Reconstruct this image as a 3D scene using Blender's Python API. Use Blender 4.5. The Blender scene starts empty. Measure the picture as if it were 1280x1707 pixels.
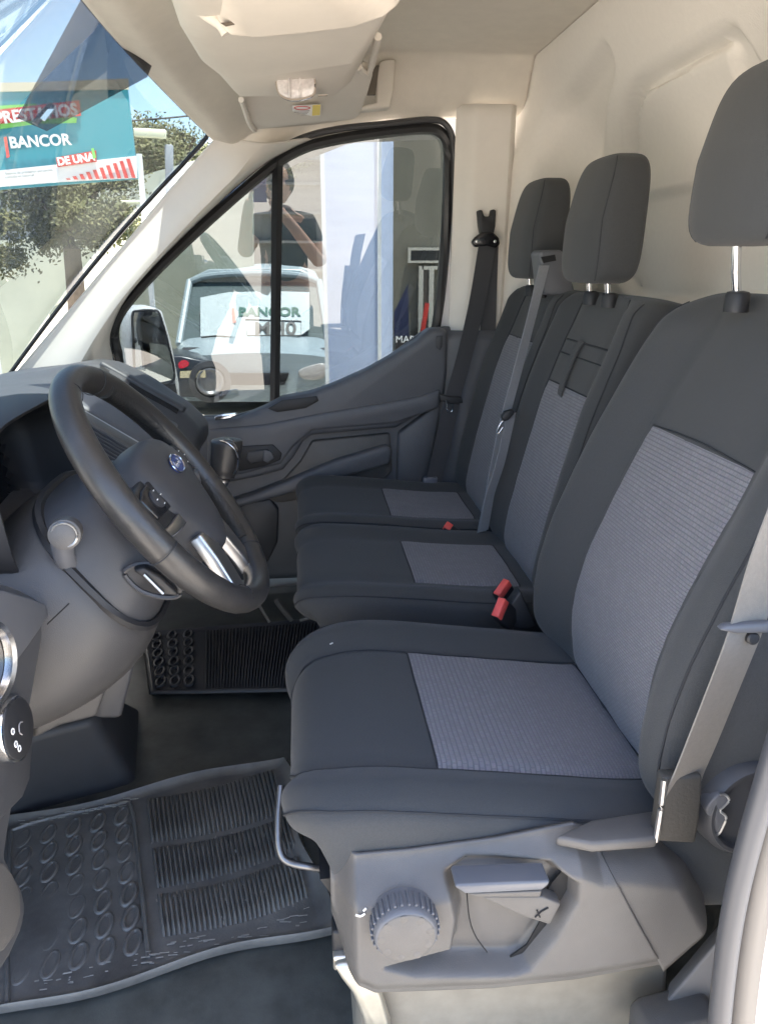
import bpy, bmesh, math, random
from mathutils import Vector, Matrix, noise
random.seed(7)
scene = bpy.context.scene
R = math.radians

# ---------------------------------------------------------------- camera
# X = towards the rear of the van, Y = towards the passenger side, Z = up, z=0 cab floor
FPX = 1285.0
PITCH = math.atan(418/FPX); YAW = math.atan(140*math.cos(PITCH)/FPX)
CAM = Vector((0, 0, 1.02))
fw = Vector((math.sin(YAW)*math.cos(PITCH), math.cos(YAW)*math.cos(PITCH), -math.sin(PITCH)))
rt = Vector((math.cos(YAW), -math.sin(YAW), 0)); up = rt.cross(fw)
cd = bpy.data.cameras.new('camera'); cam = bpy.data.objects.new('camera', cd)
scene.collection.objects.link(cam); scene.camera = cam
cd.sensor_fit = 'HORIZONTAL'; cd.sensor_width = 36; cd.lens = 36*FPX/1280
cd.clip_start = 0.02; cd.clip_end = 600
m = Matrix((rt, up, -fw)).transposed().to_4x4(); m.translation = CAM
cam.matrix_world = m

# ---------------------------------------------------------------- light
SUN = Vector((0.15, -0.15, 0.97)).normalized()          # towards the sun
w = bpy.data.worlds.new('World'); scene.world = w; w.use_nodes = True
nt = w.node_tree; bgn = nt.nodes['Background']
sky = nt.nodes.new('ShaderNodeTexSky'); sky.sky_type = 'NISHITA'; sky.sun_disc = False
sky.sun_elevation = math.asin(SUN.z); sky.sun_rotation = math.atan2(SUN.x, SUN.y)
sky.air_density = 1.0; sky.dust_density = 1.0; sky.ozone_density = 1.2
nt.links.new(sky.outputs[0], bgn.inputs[0]); bgn.inputs[1].default_value = 0.105
sl = bpy.data.lights.new('sun', 'SUN'); sl.energy = 4.6; sl.angle = R(0.6); sl.color = (1, .96, .90)
so = bpy.data.objects.new('sun', sl); scene.collection.objects.link(so)
so.rotation_euler = SUN.to_track_quat('Z', 'Y').to_euler()
scene.view_settings.view_transform = 'Standard'; scene.view_settings.look = 'None'
scene.view_settings.exposure = 3.0; scene.view_settings.gamma = 1
scene.render.engine = 'CYCLES'
try:
    scene.cycles.max_bounces = 10; scene.cycles.diffuse_bounces = 5
    scene.cycles.transparent_max_bounces = 16
except Exception: pass

# ---------------------------------------------------------------- helpers
def ray(x, y): return fw + rt*((x-640)/FPX) - up*((y-853.5)/FPX)
def P(x, y, Y): d = ray(x, y); return CAM + d*((Y-CAM.y)/d.y)
def PX(x, y, X): d = ray(x, y); return CAM + d*((X-CAM.x)/d.x)
def PZ(x, y, Z): d = ray(x, y); return CAM + d*((Z-CAM.z)/d.z)
def PD(x, y, off=0.0):             # point on the leaning passenger door plane
    d = ray(x, y); n = Vector((-.05, 1, .09)); k = 2.33 + .09*.6 + off
    return CAM + d*((k - n.dot(CAM))/n.dot(d))
def sm(t): t = max(0., min(1., t)); return t*t*(3-2*t)
def lerp(a, b, t): return a + (b-a)*t
def interp(tab, x):
    if x <= tab[0][0]: return tab[0][1]
    for (a, va), (b, vb) in zip(tab, tab[1:]):
        if x <= b: return lerp(va, vb, (x-a)/(b-a))
    return tab[-1][1]
def crv(pts, n, closed=False):     # Catmull-Rom, n samples
    pts = [Vector(p) for p in pts]; N = len(pts); out = []
    segs = N if closed else N-1
    for i in range(n):
        t = i/n*segs if closed else i/(n-1)*segs
        k = min(int(t), segs-1); f = t-k
        g = (lambda j: pts[j % N]) if closed else (lambda j: pts[max(0, min(N-1, j))])
        a, b, c, d = g(k-1), g(k), g(k+1), g(k+2)
        out.append(.5*((2*b)+(c-a)*f+(2*a-5*b+4*c-d)*f*f+(3*b-a-3*c+d)*f**3))
    return out
OFF = {}
def tag(o, label=None, cat=None, group=None, kind=None):
    if label: o['label'] = label
    if cat: o['category'] = cat
    if group: o['group'] = group
    if kind: o['kind'] = kind
    return o
def thing(name, label, cat, loc, group=None):
    o = bpy.data.objects.new(name, None); scene.collection.objects.link(o)
    o.empty_display_size = .05; o.location = loc; OFF[o] = Vector(loc)
    return tag(o, label, cat, group)
def mk(name, V, F, mat, parent=None, smooth=38, solid=0, bevel=0, bseg=2, sub=0, uv=None, soff=-1):
    o0 = OFF.get(parent, Vector((0, 0, 0)))
    me = bpy.data.meshes.new(name)
    me.from_pydata([tuple(Vector(v)-o0) for v in V], [], F)
    me.update()
    if uv:
        ul = me.uv_layers.new(name='UVMap')
        for l in me.loops: ul.data[l.index].uv = uv[l.vertex_index]
    bm = bmesh.new(); bm.from_mesh(me)
    bmesh.ops.recalc_face_normals(bm, faces=bm.faces)
    for f in bm.faces: f.smooth = bool(smooth)
    if smooth:
        for e in bm.edges:
            if len(e.link_faces) == 2 and e.calc_face_angle(0) > R(smooth): e.smooth = False
    bm.to_mesh(me); bm.free()
    o = bpy.data.objects.new(name, me); scene.collection.objects.link(o)
    me.materials.append(mat)
    if parent: o.parent = parent
    OFF[o] = o0
    if solid:
        s = o.modifiers.new('s', 'SOLIDIFY'); s.thickness = solid; s.offset = soff
    if bevel:
        b = o.modifiers.new('b', 'BEVEL'); b.width = bevel; b.segments = bseg; b.limit_method = 'ANGLE'; b.angle_limit = R(40)
        b.harden_normals = False
        for p in me.polygons: p.use_smooth = True
        for e in me.edges: e.use_edge_sharp = False
    if sub:
        s = o.modifiers.new('u', 'SUBSURF'); s.levels = sub; s.render_levels = sub
    return o
def grid(name, nu, nv, fn, mat, parent=None, closed_v=False, uvf=None, caps=False, **k):
    V = []; F = []; U = []
    for i in range(nu):
        for j in range(nv):
            a = i/(nu-1); b = j/nv if closed_v else j/(nv-1)
            V.append(fn(a, b)); U.append(uvf(a, b) if uvf else (a, b))
    nj = nv if closed_v else nv-1
    for i in range(nu-1):
        for j in range(nj):
            j2 = (j+1) % nv
            F.append((i*nv+j, i*nv+j2, (i+1)*nv+j2, (i+1)*nv+j))
    if caps:
        F.append(tuple(range(nv))[::-1]); F.append(tuple((nu-1)*nv+j for j in range(nv)))
    return mk(name, V, F, mat, parent, uv=U, **k)
def prism(name, pts, ext, mat, parent=None, **k):   # planar outline pushed along ext
    pts = [Vector(p) for p in pts]; n = len(pts); e = Vector(ext)
    V = pts + [p+e for p in pts]
    F = [tuple(range(n))[::-1], tuple(range(n, 2*n))] + [(i, (i+1) % n, n+(i+1) % n, n+i) for i in range(n)]
    return mk(name, V, F, mat, parent, **k)
def box(name, c, s, mat, parent=None, rot=None, **k):
    M = rot or Matrix.Identity(3); c = Vector(c)
    V = [c + M @ Vector((x*s[0]/2, y*s[1]/2, z*s[2]/2)) for x in (-1, 1) for y in (-1, 1) for z in (-1, 1)]
    F = [(0, 1, 3, 2), (4, 6, 7, 5), (0, 4, 5, 1), (2, 3, 7, 6), (0, 2, 6, 4), (1, 5, 7, 3)]
    return mk(name, V, F, mat, parent, **k)
def frame(path, i, closed=False):
    n = len(path)
    a = path[(i-1) % n] if closed or i else path[0]; b = path[(i+1) % n] if closed or i < n-1 else path[-1]
    return (b-a).normalized()
def tubeVF(path, r, seg=8, closed=False, flat=1.0, upv=(0, 0, 1)):
    V = []; F = []; n = len(path); upv = Vector(upv)
    for i, p in enumerate(path):
        t = frame(path, i, closed); s = t.cross(upv)
        if s.length < 1e-4: s = t.cross(Vector((1, 0, .1)))
        s.normalize(); q = s.cross(t)
        rr = r(i/(n-1)) if callable(r) else r
        for k in range(seg):
            a = 2*math.pi*k/seg; V.append(p + s*math.cos(a)*rr + q*math.sin(a)*rr*flat)
    for i in range(n if closed else n-1):
        i2 = (i+1) % n
        for k in range(seg):
            k2 = (k+1) % seg; F.append((i*seg+k, i*seg+k2, i2*seg+k2, i2*seg+k))
    if not closed:
        F.append(tuple(range(seg))[::-1]); F.append(tuple((n-1)*seg+k for k in range(seg)))
    return V, F
def tube(name, path, r, mat, parent=None, seg=8, closed=False, flat=1.0, upv=(0, 0, 1), **k):
    V, F = tubeVF([Vector(p) for p in path], r, seg, closed, flat, upv)
    return mk(name, V, F, mat, parent, **k)
def lathe(name, c, axis, prof, mat, parent=None, seg=32, squash=None, **k):   # prof: (radius, along)
    c = Vector(c); ax = Vector(axis).normalized(); s = ax.orthogonal().normalized(); q = ax.cross(s)
    V = []; F = []
    for (r, h) in prof:
        for j in range(seg):
            a = 2*math.pi*j/seg
            V.append(c + ax*h + s*(r*math.cos(a)) + q*(r*math.sin(a)))
    n = len(prof)
    for i in range(n-1):
        for j in range(seg):
            j2 = (j+1) % seg; F.append((i*seg+j, i*seg+j2, (i+1)*seg+j2, (i+1)*seg+j))
    F.append(tuple(range(seg))[::-1]); F.append(tuple((n-1)*seg+j for j in range(seg)))
    return mk(name, V, F, mat, parent, **k)
def strap(name, path, wid, mat, parent=None, thick=.0016, n=40):   # path of (point, width vector)
    cp = crv([a for a, b in path], n); cw = crv([b for a, b in path], n); V = []; F = []
    for i in range(n):
        wv = cw[i]; nn = frame(cp, i).cross(wv).normalized()*thick/2
        for k in range(5):
            f = -1+k*.5; V.append(cp[i]+wv*(wid/2*f)+nn)
        for k in range(5):
            f = 1-k*.5; V.append(cp[i]+wv*(wid/2*f)-nn)
    for i in range(n-1):
        for k in range(10):
            F.append((i*10+k, i*10+(k+1) % 10, (i+1)*10+(k+1) % 10, (i+1)*10+k))
    F.append(tuple(range(10))[::-1]); F.append(tuple((n-1)*10+k for k in range(10)))
    return mk(name, V, F, mat, parent, smooth=50, uv=[((v % 10)/4 if v % 10 < 5 else (9-v % 10)/4, v//10*.01) for v in range(n*10)])
def text(name, body, size, o, ex, ey, mat, parent=None, depth=.002, align='LEFT', bold=0.0):
    cu = bpy.data.curves.new(name, 'FONT'); cu.body = body; cu.size = size; cu.extrude = depth; cu.align_x = align
    cu.offset = bold; cu.resolution_u = 3
    ob = bpy.data.objects.new(name, cu); scene.collection.objects.link(ob)
    me = bpy.data.meshes.new_from_object(ob); bpy.data.objects.remove(ob); bpy.data.curves.remove(cu)
    ex = Vector(ex).normalized(); ey = Vector(ey); ey = (ey-ex*ey.dot(ex)).normalized(); ez = ex.cross(ey)
    V = [Vector(o)+ex*v.co.x+ey*v.co.y+ez*v.co.z for v in me.vertices]; F = [tuple(p.vertices) for p in me.polygons]
    bpy.data.meshes.remove(me)
    return mk(name, V, F, mat, parent, smooth=0)

# ---------------------------------------------------------------- materials
def mat(name, col, rough=.6, metal=0, bump=0, bscale=600, var=0, vscale=8, spec=.5, coord='Object', sheen=0, col2=None):
    M = bpy.data.materials.new(name); M.use_nodes = True; n = M.node_tree.nodes; L = M.node_tree.links
    b = n['Principled BSDF']; b.inputs['Base Color'].default_value = (*col, 1); b.inputs['Roughness'].default_value = rough
    b.inputs['Metallic'].default_value = metal; b.inputs['Specular IOR Level'].default_value = spec
    if sheen: b.inputs['Sheen Weight'].default_value = sheen; b.inputs['Sheen Roughness'].default_value = .5
    tc = n.new('ShaderNodeTexCoord')
    if bump:
        t = n.new('ShaderNodeTexNoise'); t.inputs['Scale'].default_value = bscale; t.inputs['Detail'].default_value = 2
        L.new(tc.outputs[coord], t.inputs['Vector'])
        bp = n.new('ShaderNodeBump'); bp.inputs['Strength'].default_value = bump; bp.inputs['Distance'].default_value = .001
        L.new(t.outputs['Fac'], bp.inputs['Height']); L.new(bp.outputs[0], b.inputs['Normal'])
    if var:
        t = n.new('ShaderNodeTexNoise'); t.inputs['Scale'].default_value = vscale; t.inputs['Detail'].default_value = 5
        t.inputs['Roughness'].default_value = .65
        L.new(tc.outputs[coord], t.inputs['Vector'])
        r = n.new('ShaderNodeValToRGB'); r.color_ramp.elements[0].position = .3; r.color_ramp.elements[1].position = .7
        c2 = col2 or tuple(c*(1+var) for c in col)
        r.color_ramp.elements[0].color = (*[c*(1-var) for c in col], 1); r.color_ramp.elements[1].color = (*c2, 1)
        L.new(t.outputs['Fac'], r.inputs[0]); L.new(r.outputs[0], b.inputs['Base Color'])
        rr = n.new('ShaderNodeMapRange'); rr.inputs[3].default_value = max(0, rough-.08); rr.inputs[4].default_value = min(1, rough+.08)
        L.new(t.outputs['Fac'], rr.inputs[0]); L.new(rr.outputs[0], b.inputs['Roughness'])
    return M
def weave(name, c1, c2, sx, sy, bump, rough=.85, sheen=.15):
    M = mat(name, c1, rough, sheen=sheen, spec=.25); n = M.node_tree.nodes; L = M.node_tree.links; b = n['Principled BSDF']
    uv = n.new('ShaderNodeUVMap'); mp = n.new('ShaderNodeMapping'); mp.inputs['Scale'].default_value = (sx, sy, 1)
    L.new(uv.outputs[0], mp.inputs[0])
    br = n.new('ShaderNodeTexBrick'); br.inputs['Scale'].default_value = 1; br.inputs['Mortar Size'].default_value = .10
    br.inputs['Mortar Smooth'].default_value = .6; br.inputs['Brick Width'].default_value = 1.0; br.inputs['Row Height'].default_value = .5
    br.inputs['Color1'].default_value = (*c1, 1); br.inputs['Color2'].default_value = (*[x*.86 for x in c1], 1); br.inputs['Mortar'].default_value = (*c2, 1)
    L.new(mp.outputs[0], br.inputs['Vector'])
    no = n.new('ShaderNodeTexNoise'); no.inputs['Scale'].default_value = 2.2; no.inputs['Detail'].default_value = 4
    L.new(mp.outputs[0], no.inputs['Vector'])
    mx = n.new('ShaderNodeMix'); mx.data_type = 'RGBA'; mx.blend_type = 'MULTIPLY'; mx.inputs[0].default_value = .5
    L.new(br.outputs['Color'], mx.inputs[6]); L.new(no.outputs['Color'], mx.inputs[7])
    mb = n.new('ShaderNodeMix'); mb.data_type = 'RGBA'; mb.inputs[0].default_value = .45
    L.new(br.outputs['Color'], mb.inputs[6]); L.new(mx.outputs[2], mb.inputs[7])
    L.new(mb.outputs[2], b.inputs['Base Color'])
    bp = n.new('ShaderNodeBump'); bp.inputs['Strength'].default_value = bump; bp.inputs['Distance'].default_value = .001; bp.invert = True
    L.new(br.outputs['Fac'], bp.inputs['Height']); L.new(bp.outputs[0], b.inputs['Normal'])
    return M
def glass(name, tint, refl=1.0, rough=0.0):
    M = bpy.data.materials.new(name); M.use_nodes = True; n = M.node_tree.nodes; L = M.node_tree.links
    for x in list(n):
        if x.type != 'OUTPUT_MATERIAL': n.remove(x)
    out = [x for x in n if x.type == 'OUTPUT_MATERIAL'][0]
    t = n.new('ShaderNodeBsdfTransparent'); t.inputs[0].default_value = (*tint, 1)
    g = n.new('ShaderNodeBsdfGlossy'); g.inputs['Roughness'].default_value = rough
    ge = n.new('ShaderNodeNewGeometry'); dt = n.new('ShaderNodeVectorMath'); dt.operation = 'DOT_PRODUCT'
    L.new(ge.outputs['Incoming'], dt.inputs[0]); L.new(ge.outputs['Normal'], dt.inputs[1])
    def mth(op, a, b):
        x = n.new('ShaderNodeMath'); x.operation = op
        for i, q in enumerate((a, b)):
            if q is None: continue
            if isinstance(q, (int, float)): x.inputs[i].default_value = q
            else: L.new(q, x.inputs[i])
        return x.outputs[0]
    ab = mth('ABSOLUTE', dt.outputs['Value'], None); pw = mth('POWER', mth('SUBTRACT', 1.0, ab), 5.0)
    ml = n.new('ShaderNodeMath'); ml.operation = 'MULTIPLY'; ml.inputs[1].default_value = refl; ml.use_clamp = True
    L.new(mth('MULTIPLY_ADD', pw, .94), ml.inputs[0]); ml.inputs[0].links[0].from_node.inputs[2].default_value = .06; mx = n.new('ShaderNodeMixShader')
    L.new(ml.outputs[0], mx.inputs[0]); L.new(t.outputs[0], mx.inputs[1]); L.new(g.outputs[0], mx.inputs[2]); L.new(mx.outputs[0], out.inputs[0])
    return M
FAB = mat('dark_seat_fabric', (.049, .051, .053), .88, bump=.55, bscale=1300, var=.10, vscale=380, spec=.25, sheen=.12)
INS = weave('grey_ribbed_seat_fabric', (.225, .218, .237), (.15, .148, .165), 125, 125, .7)
SEAM = mat('seam_thread', (.022, .024, .028), .9)
PLA = mat('charcoal_plastic', (.098, .101, .112), .50, bump=.25, bscale=900, var=.06, vscale=30)
PLD = mat('dark_plastic', (.042, .043, .048), .5, bump=.2, bscale=900, var=.08, vscale=25)
PLG = mat('grey_dash_plastic', (.056, .057, .062), .52, bump=.22, bscale=900, var=.05, vscale=20)
BOL = mat('column_plastic', (.052, .050, .050), .48, bump=.3, bscale=900, var=.05, vscale=20)
PLM = mat('mid_grey_plastic', (.092, .087, .083), .46, bump=.4, bscale=1100, var=.10, vscale=18)
BLK = mat('black_gloss_plastic', (.012, .012, .014), .22, var=.1, vscale=30)
BLM = mat('black_matt_plastic', (.016, .016, .018), .55)
SLOT = mat('slot_black', (.006, .006, .007), .8)
CRM = mat('cream_trim_plastic', (.71, .67, .61), .6, bump=.12, bscale=700, var=.03, vscale=12)
CRH = mat('cream_headliner_cloth', (.67, .62, .54), .92, bump=.35, bscale=500, var=.035, vscale=25)
CRB = mat('cream_bulkhead_felt', (.75, .71, .65), .93, bump=.4, bscale=380, var=.02, vscale=90)
CRV = mat('cream_visor_vinyl', (.63, .58, .51), .65, bump=.15, bscale=700, var=.03, vscale=20)
RUB = mat('black_rubber', (.048, .048, .053), .5, bump=.2, bscale=500)
MATR = mat('dusty_rubber_mat', (.110, .104, .097), .34, bump=.35, bscale=300, var=.3, vscale=7, col2=(.19, .18, .165))
FLR = mat('floor_vinyl', (.074, .075, .067), .46, bump=.3, bscale=350, var=.35, vscale=14)
DUST = mat('dried_dust', (.30, .28, .25), .9, var=.3, vscale=60)
SEAL = mat('black_rubber_seal', (.014, .014, .015), .45)
CHR = mat('chrome', (.75, .75, .76), .16, metal=1)
SAT = mat('satin_silver', (.55, .55, .56), .32, metal=1)
STL = mat('zinc_steel', (.62, .58, .50), .38, metal=.85, var=.12, vscale=40)
LEA = mat('black_leather', (.028, .027, .027), .36, bump=.22, bscale=420, var=.15, vscale=60)
LEP = mat('perforated_leather', (.020, .020, .020), .48, bump=1.0, bscale=260)
WEBD = mat('dark_belt_webbing', (.060, .060, .066), .55, bump=.35, bscale=900, var=.08, vscale=200)
WEBG = mat('warm_lit_webbing', (.20, .185, .165), .55, bump=.35, bscale=900, var=.08, vscale=200)  # warm light on the driver belt put into its colour
WEBM = mat('lit_webbing', (.24, .25, .27), .5, bump=.35, bscale=900, var=.08, vscale=200)  # lit blue-grey look of the middle belt put into its colour
RED = mat('red_buckle_button', (.78, .10, .085), .35)
WPA = mat('white_van_paint', (.80, .80, .80), .25)
GLS = glass('side_glass', (.385, .41, .41), 1.5)
WSG = glass('windscreen_glass', (.32, .35, .345), 1.7)
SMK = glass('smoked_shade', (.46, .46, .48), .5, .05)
MIR = mat('mirror_silver', (.85, .87, .88), .02, metal=1)
LENS = mat('lamp_lens', (.50, .46, .44), .12, spec=.7, bump=1.0, bscale=70, var=.35, vscale=60)
WHT = mat('white_print', (.80, .79, .77), .6)
YEL = mat('yellow_print', (.80, .62, .12), .6)
GRYP = mat('grey_print', (.25, .24, .24), .6)
BLU = mat('blue_enamel', (.02, .045, .20), .18)

# ================================================================ SETTING
def struct(o, label): return tag(o, label, kind='structure')
# ---- cab floor
struct(grid('cab_floor', 40, 40, lambda a, b: (lerp(-.95, .75, a), lerp(.56, 2.36, b),
       .012*math.sin(a*23+b*5)*math.sin(b*17)*(.4 if b > .5 else .1)), FLR), 'black vinyl cab floor under the mats')
# ---- bulkhead
def bulk0(Y, z):
    v = (Y-1.45)/.86
    side = sm((1-abs(v))/.30); top = sm((1.53-z)/.30)
    return lerp(.572, .613, sm((z-1.25)/.2)) + lerp(.21, .17, sm((z-1.25)/.2))*side*top
def bulkpx(px, py):
    X = .75
    for _ in range(40):
        p = PX(px, py, X); X = lerp(X, bulk0(p.y, p.z), .4)
    return (p.y, p.z)
def sdpoly(x, z, poly):
    d = 1e9; ins = False; n = len(poly)
    for i in range(n):
        (x1, z1), (x2, z2) = poly[i], poly[(i+1) % n]
        ex, ez = x2-x1, z2-z1; t = max(0, min(1, ((x-x1)*ex+(z-z1)*ez)/(ex*ex+ez*ez+1e-12)))
        d = min(d, math.hypot(x-x1-ex*t, z-z1-ez*t))
        if (z1 > z) != (z2 > z) and x < (x2-x1)*(z-z1)/(z2-z1)+x1: ins = not ins
    return d if ins else -d
def smoothpoly(px): return [(q.x, q.y) for q in crv([Vector((*bulkpx(*p), 0)) for p in px], 40, True)]
BP1 = smoothpoly([(906, 300), (906, 205), (922, 172), (960, 130), (1000, 78), (1014, 82), (1018, 120), (1004, 190), (972, 290), (950, 400), (906, 420)])
BP2 = smoothpoly([(1034, 300), (1036, 200), (1046, 146), (1070, 118), (1130, 84), (1196, 48), (1226, 46), (1250, 80), (1300, 300), (1300, 480), (1034, 480)])
BP3 = smoothpoly([(1046, 300), (1050, 210), (1058, 160), (1080, 142), (1130, 110), (1190, 78), (1206, 84), (1226, 140), (1270, 300), (1270, 480), (1046, 480)])
BZ = bulkpx(1110, 312)[1]
def bulk(Y, z):
    x = bulk0(Y, z)
    x += .036*sm((sdpoly(Y, z, BP1)+.012)/.034) + .032*sm((sdpoly(Y, z, BP2)+.005)/.018) - .020*sm((sdpoly(Y, z, BP3)+.005)/.014)
    if sdpoly(Y, z, BP3) > 0: x += .014*sm((BZ-z)/.014)
    return x
struct(grid('bulkhead_wall', 230, 150, lambda a, b: (bulk(lerp(.55, 2.31, a), lerp(.3, 1.535, b)), lerp(.55, 2.31, a), lerp(.3, 1.535, b)),
       CRB, smooth=60), 'cream felt covered bulkhead wall behind the seats')
# ---- headliner
def wsx(Y): v = (Y-1.45)/.68; return -.20-.11*max(0, 1-v*v)
def wsz(Y): v = (Y-1.45)/.68; return 1.306+.09*max(0, 1-v*v)
ZS = [(-.21, 1.235), (-.05, 1.31), (.045, 1.352), (.24, 1.387), (.62, 1.405)]
def head(a, b):
    Y = lerp(.60, 2.30, b); xw = wsx(min(max(Y, .77), 2.13)); X = lerp(xw, .615, a)
    zc = lerp(wsz(min(max(Y, .77), 2.13)), 1.525, sm(a/.55)) - .012*math.exp(-((a-.06)/.03)**2)
    d = abs(Y-1.45); return Vector((X, Y, lerp(zc, interp(ZS, X), sm((d-.715)/.135))))
struct(grid('headliner', 90, 120, head, CRH, solid=.012, soff=0), 'cream cloth headliner over the cab')

# ---- front pillars (passenger side seen, driver side at the top left corner)
SEALPX = [(190, 602), (182, 570), (186, 540), (212, 492), (268, 428), (350, 350), (440, 272), (500, 238), (560, 222), (640, 211), (715, 204)]
Acur = crv([(-.195, 2.115, 1.312), (-.33, 2.128, 1.18), (-.50, 2.14, 1.005), (-.64, 2.15, .862), (-.80, 2.16, .70)], 40)
Bcur = crv([PD(*q, -.012) for q in [(520, 228), (440, 270), (350, 348), (268, 427), (212, 490), (186, 540), (182, 570), (190, 602), (196, 650)]], 40)
def apil(a, b, mir=False):
    i = a*39; k = min(int(i), 38); f = i-k
    p = lerp(Acur[k], Acur[k+1], f); q = lerp(Bcur[k], Bcur[k+1], f)
    tri = min(b/.40, (1-b)/.60); bmp = lerp(tri, sm(tri), .5)
    r = lerp(p, q, b) + Vector((.040, -.066, -.036))*bmp*(.5+.5*sm(a/.15))*(0 if mir else 1) + Vector((.0, .012, 0))*sm((b-.9)/.1)
    if mir: r.y = 2.9-r.y-.085
    return r
pl = thing('front_pillar_trim', 'cream front pillar trim between windscreen and passenger door window', 'pillar trim', (-.5, 2.2, .7))
grid('pillar_cover', 60, 24, apil, CRM, pl, solid=.004)
c = P(140, 546, 2.158); nn = Vector((.45, -.88, .12)).normalized()
lathe('speaker_cover', c, nn, [(.0295, -.02), (.0295, -.0005), (.0285, .001), (.027, .0002), (.001, .0008)], CRM, pl, 40)
lathe('cover_ring', c-nn*.003, nn, [(.0315, -.02), (.0315, .002), (.0300, .002), (.0300, -.006)], mat('cream_shadow_gap', (.42, .36, .29), .7), pl, 40)
pl2 = thing('front_pillar_trim', 'cream driver side pillar trim at the top left corner', 'pillar trim', (-.5, .7, .7))
grid('pillar_cover', 40, 12, lambda a, b: apil(a, b, True), CRM, pl2, solid=.004)
# ---- rear pillar by the passenger seat
bp = thing('rear_pillar_trim', 'cream upright pillar trim behind the passenger door with belt slot', 'pillar trim', (.52, 2.3, .3))
def bpil(a, b):
    z = lerp(.78, 1.418, b); x = lerp(.430, .588, a) + .03*(1.4-z)*a*0
    y = 2.30-.028*sm(a/.35) - .03*(z-.9)/.5 + .02*sm((a-.9)/.1)
    return (x, y, z)
grid('upper_cover', 30, 20, bpil, CRM, bp, solid=.006)
grid('lower_cover', 24, 24, lambda a, b: (lerp(.40, .66, a), 2.285-.02*sm(a/.3)-.035*math.sin(b*2.6), lerp(.12, .83, b)), PLA, bp, solid=.006)
prism('belt_slot', [P(x, y, 2.255) for x, y in [(802, 292), (822, 292), (822, 350), (802, 350)]], (0, .004, 0), mat('slot_cream', (.36, .31, .25), .8), bp)
tube('gap_seal', crv([P(842, 192, 2.28), P(843, 300, 2.285), P(846, 420, 2.29), (.60, 2.29, .8)], 20), .003, mat('gap_grey', (.09, .085, .08), .8), bp)

# ================================================================ WINDSCREEN
ws = thing('windscreen', 'raked clear windscreen with black edge seal', 'windscreen', (-.75, 1.45, .75))
def wscr(a, b):
    Y = lerp(.745, 2.155, b); v = (Y-1.45)/.70; q = 1-v*v
    bx, bz = -.83-.12*q, .675; Yt = lerp(.785, 2.115, b)
    return Vector((lerp(bx, wsx(min(max(Yt, .77), 2.13))-.004, a), lerp(Y, Yt, a), lerp(bz, wsz(min(max(Yt, .77), 2.13))+.004, a) + .025*math.sin(math.pi*a)))
grid('pane', 24, 36, wscr, WSG, ws)
edge = [wscr(i/30, 1) for i in range(31)] ; tope = [wscr(1, 1-i/40) for i in range(41)]
tube('edge_seal', crv(edge[:-1:3] + [lerp(edge[-1], tope[1], .3)] + tope[2::3], 90), .0055, SEAL, ws, 6)
# dark smoked flap hanging inside the glass with its metal clip
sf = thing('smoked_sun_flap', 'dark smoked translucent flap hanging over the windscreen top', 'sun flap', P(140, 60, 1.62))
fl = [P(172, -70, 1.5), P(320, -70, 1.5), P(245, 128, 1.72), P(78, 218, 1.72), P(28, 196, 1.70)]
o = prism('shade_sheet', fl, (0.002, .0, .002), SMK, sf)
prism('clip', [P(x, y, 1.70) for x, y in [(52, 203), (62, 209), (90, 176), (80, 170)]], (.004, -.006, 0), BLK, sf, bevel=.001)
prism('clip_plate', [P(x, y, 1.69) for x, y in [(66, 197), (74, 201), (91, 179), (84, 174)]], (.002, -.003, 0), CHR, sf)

# ================================================================ PASSENGER DOOR
dr = thing('passenger_door', 'closed grey passenger door with large divided window', 'door', (-.05, 2.33, .1))
# card below the belt
TOPC = [(-.62, .60), (-.35, .60), (-.31, .598), (-.2, .600), (-.05, .640), (.1, .690), (.22, .745), (.31, .806), (.36, .842), (.425, .850), (.47, .845)]
def card(a, b):
    x = lerp(-.62, .455, a); z = lerp(.06, interp(TOPC, x)-.012, b)
    return (x, 2.315-.012*math.sin(z*4) + .0*x, z)
grid('door_card', 60, 30, card, PLA, dr, solid=.02, soff=1)
armo = [(328, 712), (333, 700), (395, 699), (440, 680), (470, 664), (520, 655), (560, 640), (610, 618), (660, 590), (695, 568), (716, 549), (742, 546), (747, 556), (746, 620), (740, 668),
        (660, 714), (600, 719), (520, 726), (505, 737), (490, 762), (472, 784), (430, 796), (380, 806), (335, 806)]
prism('armrest_moulding', [P(x, y, 2.235) for x, y in armo], (0, .075, 0), PLA, dr, bevel=.016, bseg=4)
prism('armrest_moulding', [P(x, y, 2.226) for x, y in [(345, 716), (440, 708), (530, 690), (640, 672), (700, 660), (735, 648), (733, 680), (660, 706), (520, 718), (490, 744), (468, 774), (400, 792), (345, 795)]], (0, .03, 0), PLA, dr, bevel=.010, bseg=3)
prism('rear_panel', [P(x, y, 2.26) for x, y in [(664, 722), (738, 668), (726, 730), (712, 800), (700, 830), (660, 830)]], (0, .05, 0), PLA, dr, bevel=.008)
prism('pocket_ledge', [P(x, y, 2.235) for x, y in [(340, 850), (420, 826), (470, 806), (560, 768), (648, 742), (654, 752), (650, 775), (560, 800), (470, 828), (400, 846), (340, 866)]], (0, .07, 0), PLA, dr, bevel=.012, bseg=3)
prism('pocket_panel', [P(x, y, 2.262) for x, y in [(400, 840), (450, 832), (464, 850), (462, 905), (445, 940), (395, 930)]], (0, .05, 0), PLD, dr, bevel=.006)
prism('speaker_pocket', [P(x, y, 2.268) for x, y in [(520, 735), (650, 722), (654, 786), (640, 800), (520, 830), (470, 838), (440, 835), (500, 770)]], (0, .05, 0), PLM, dr, bevel=.006)
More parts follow.
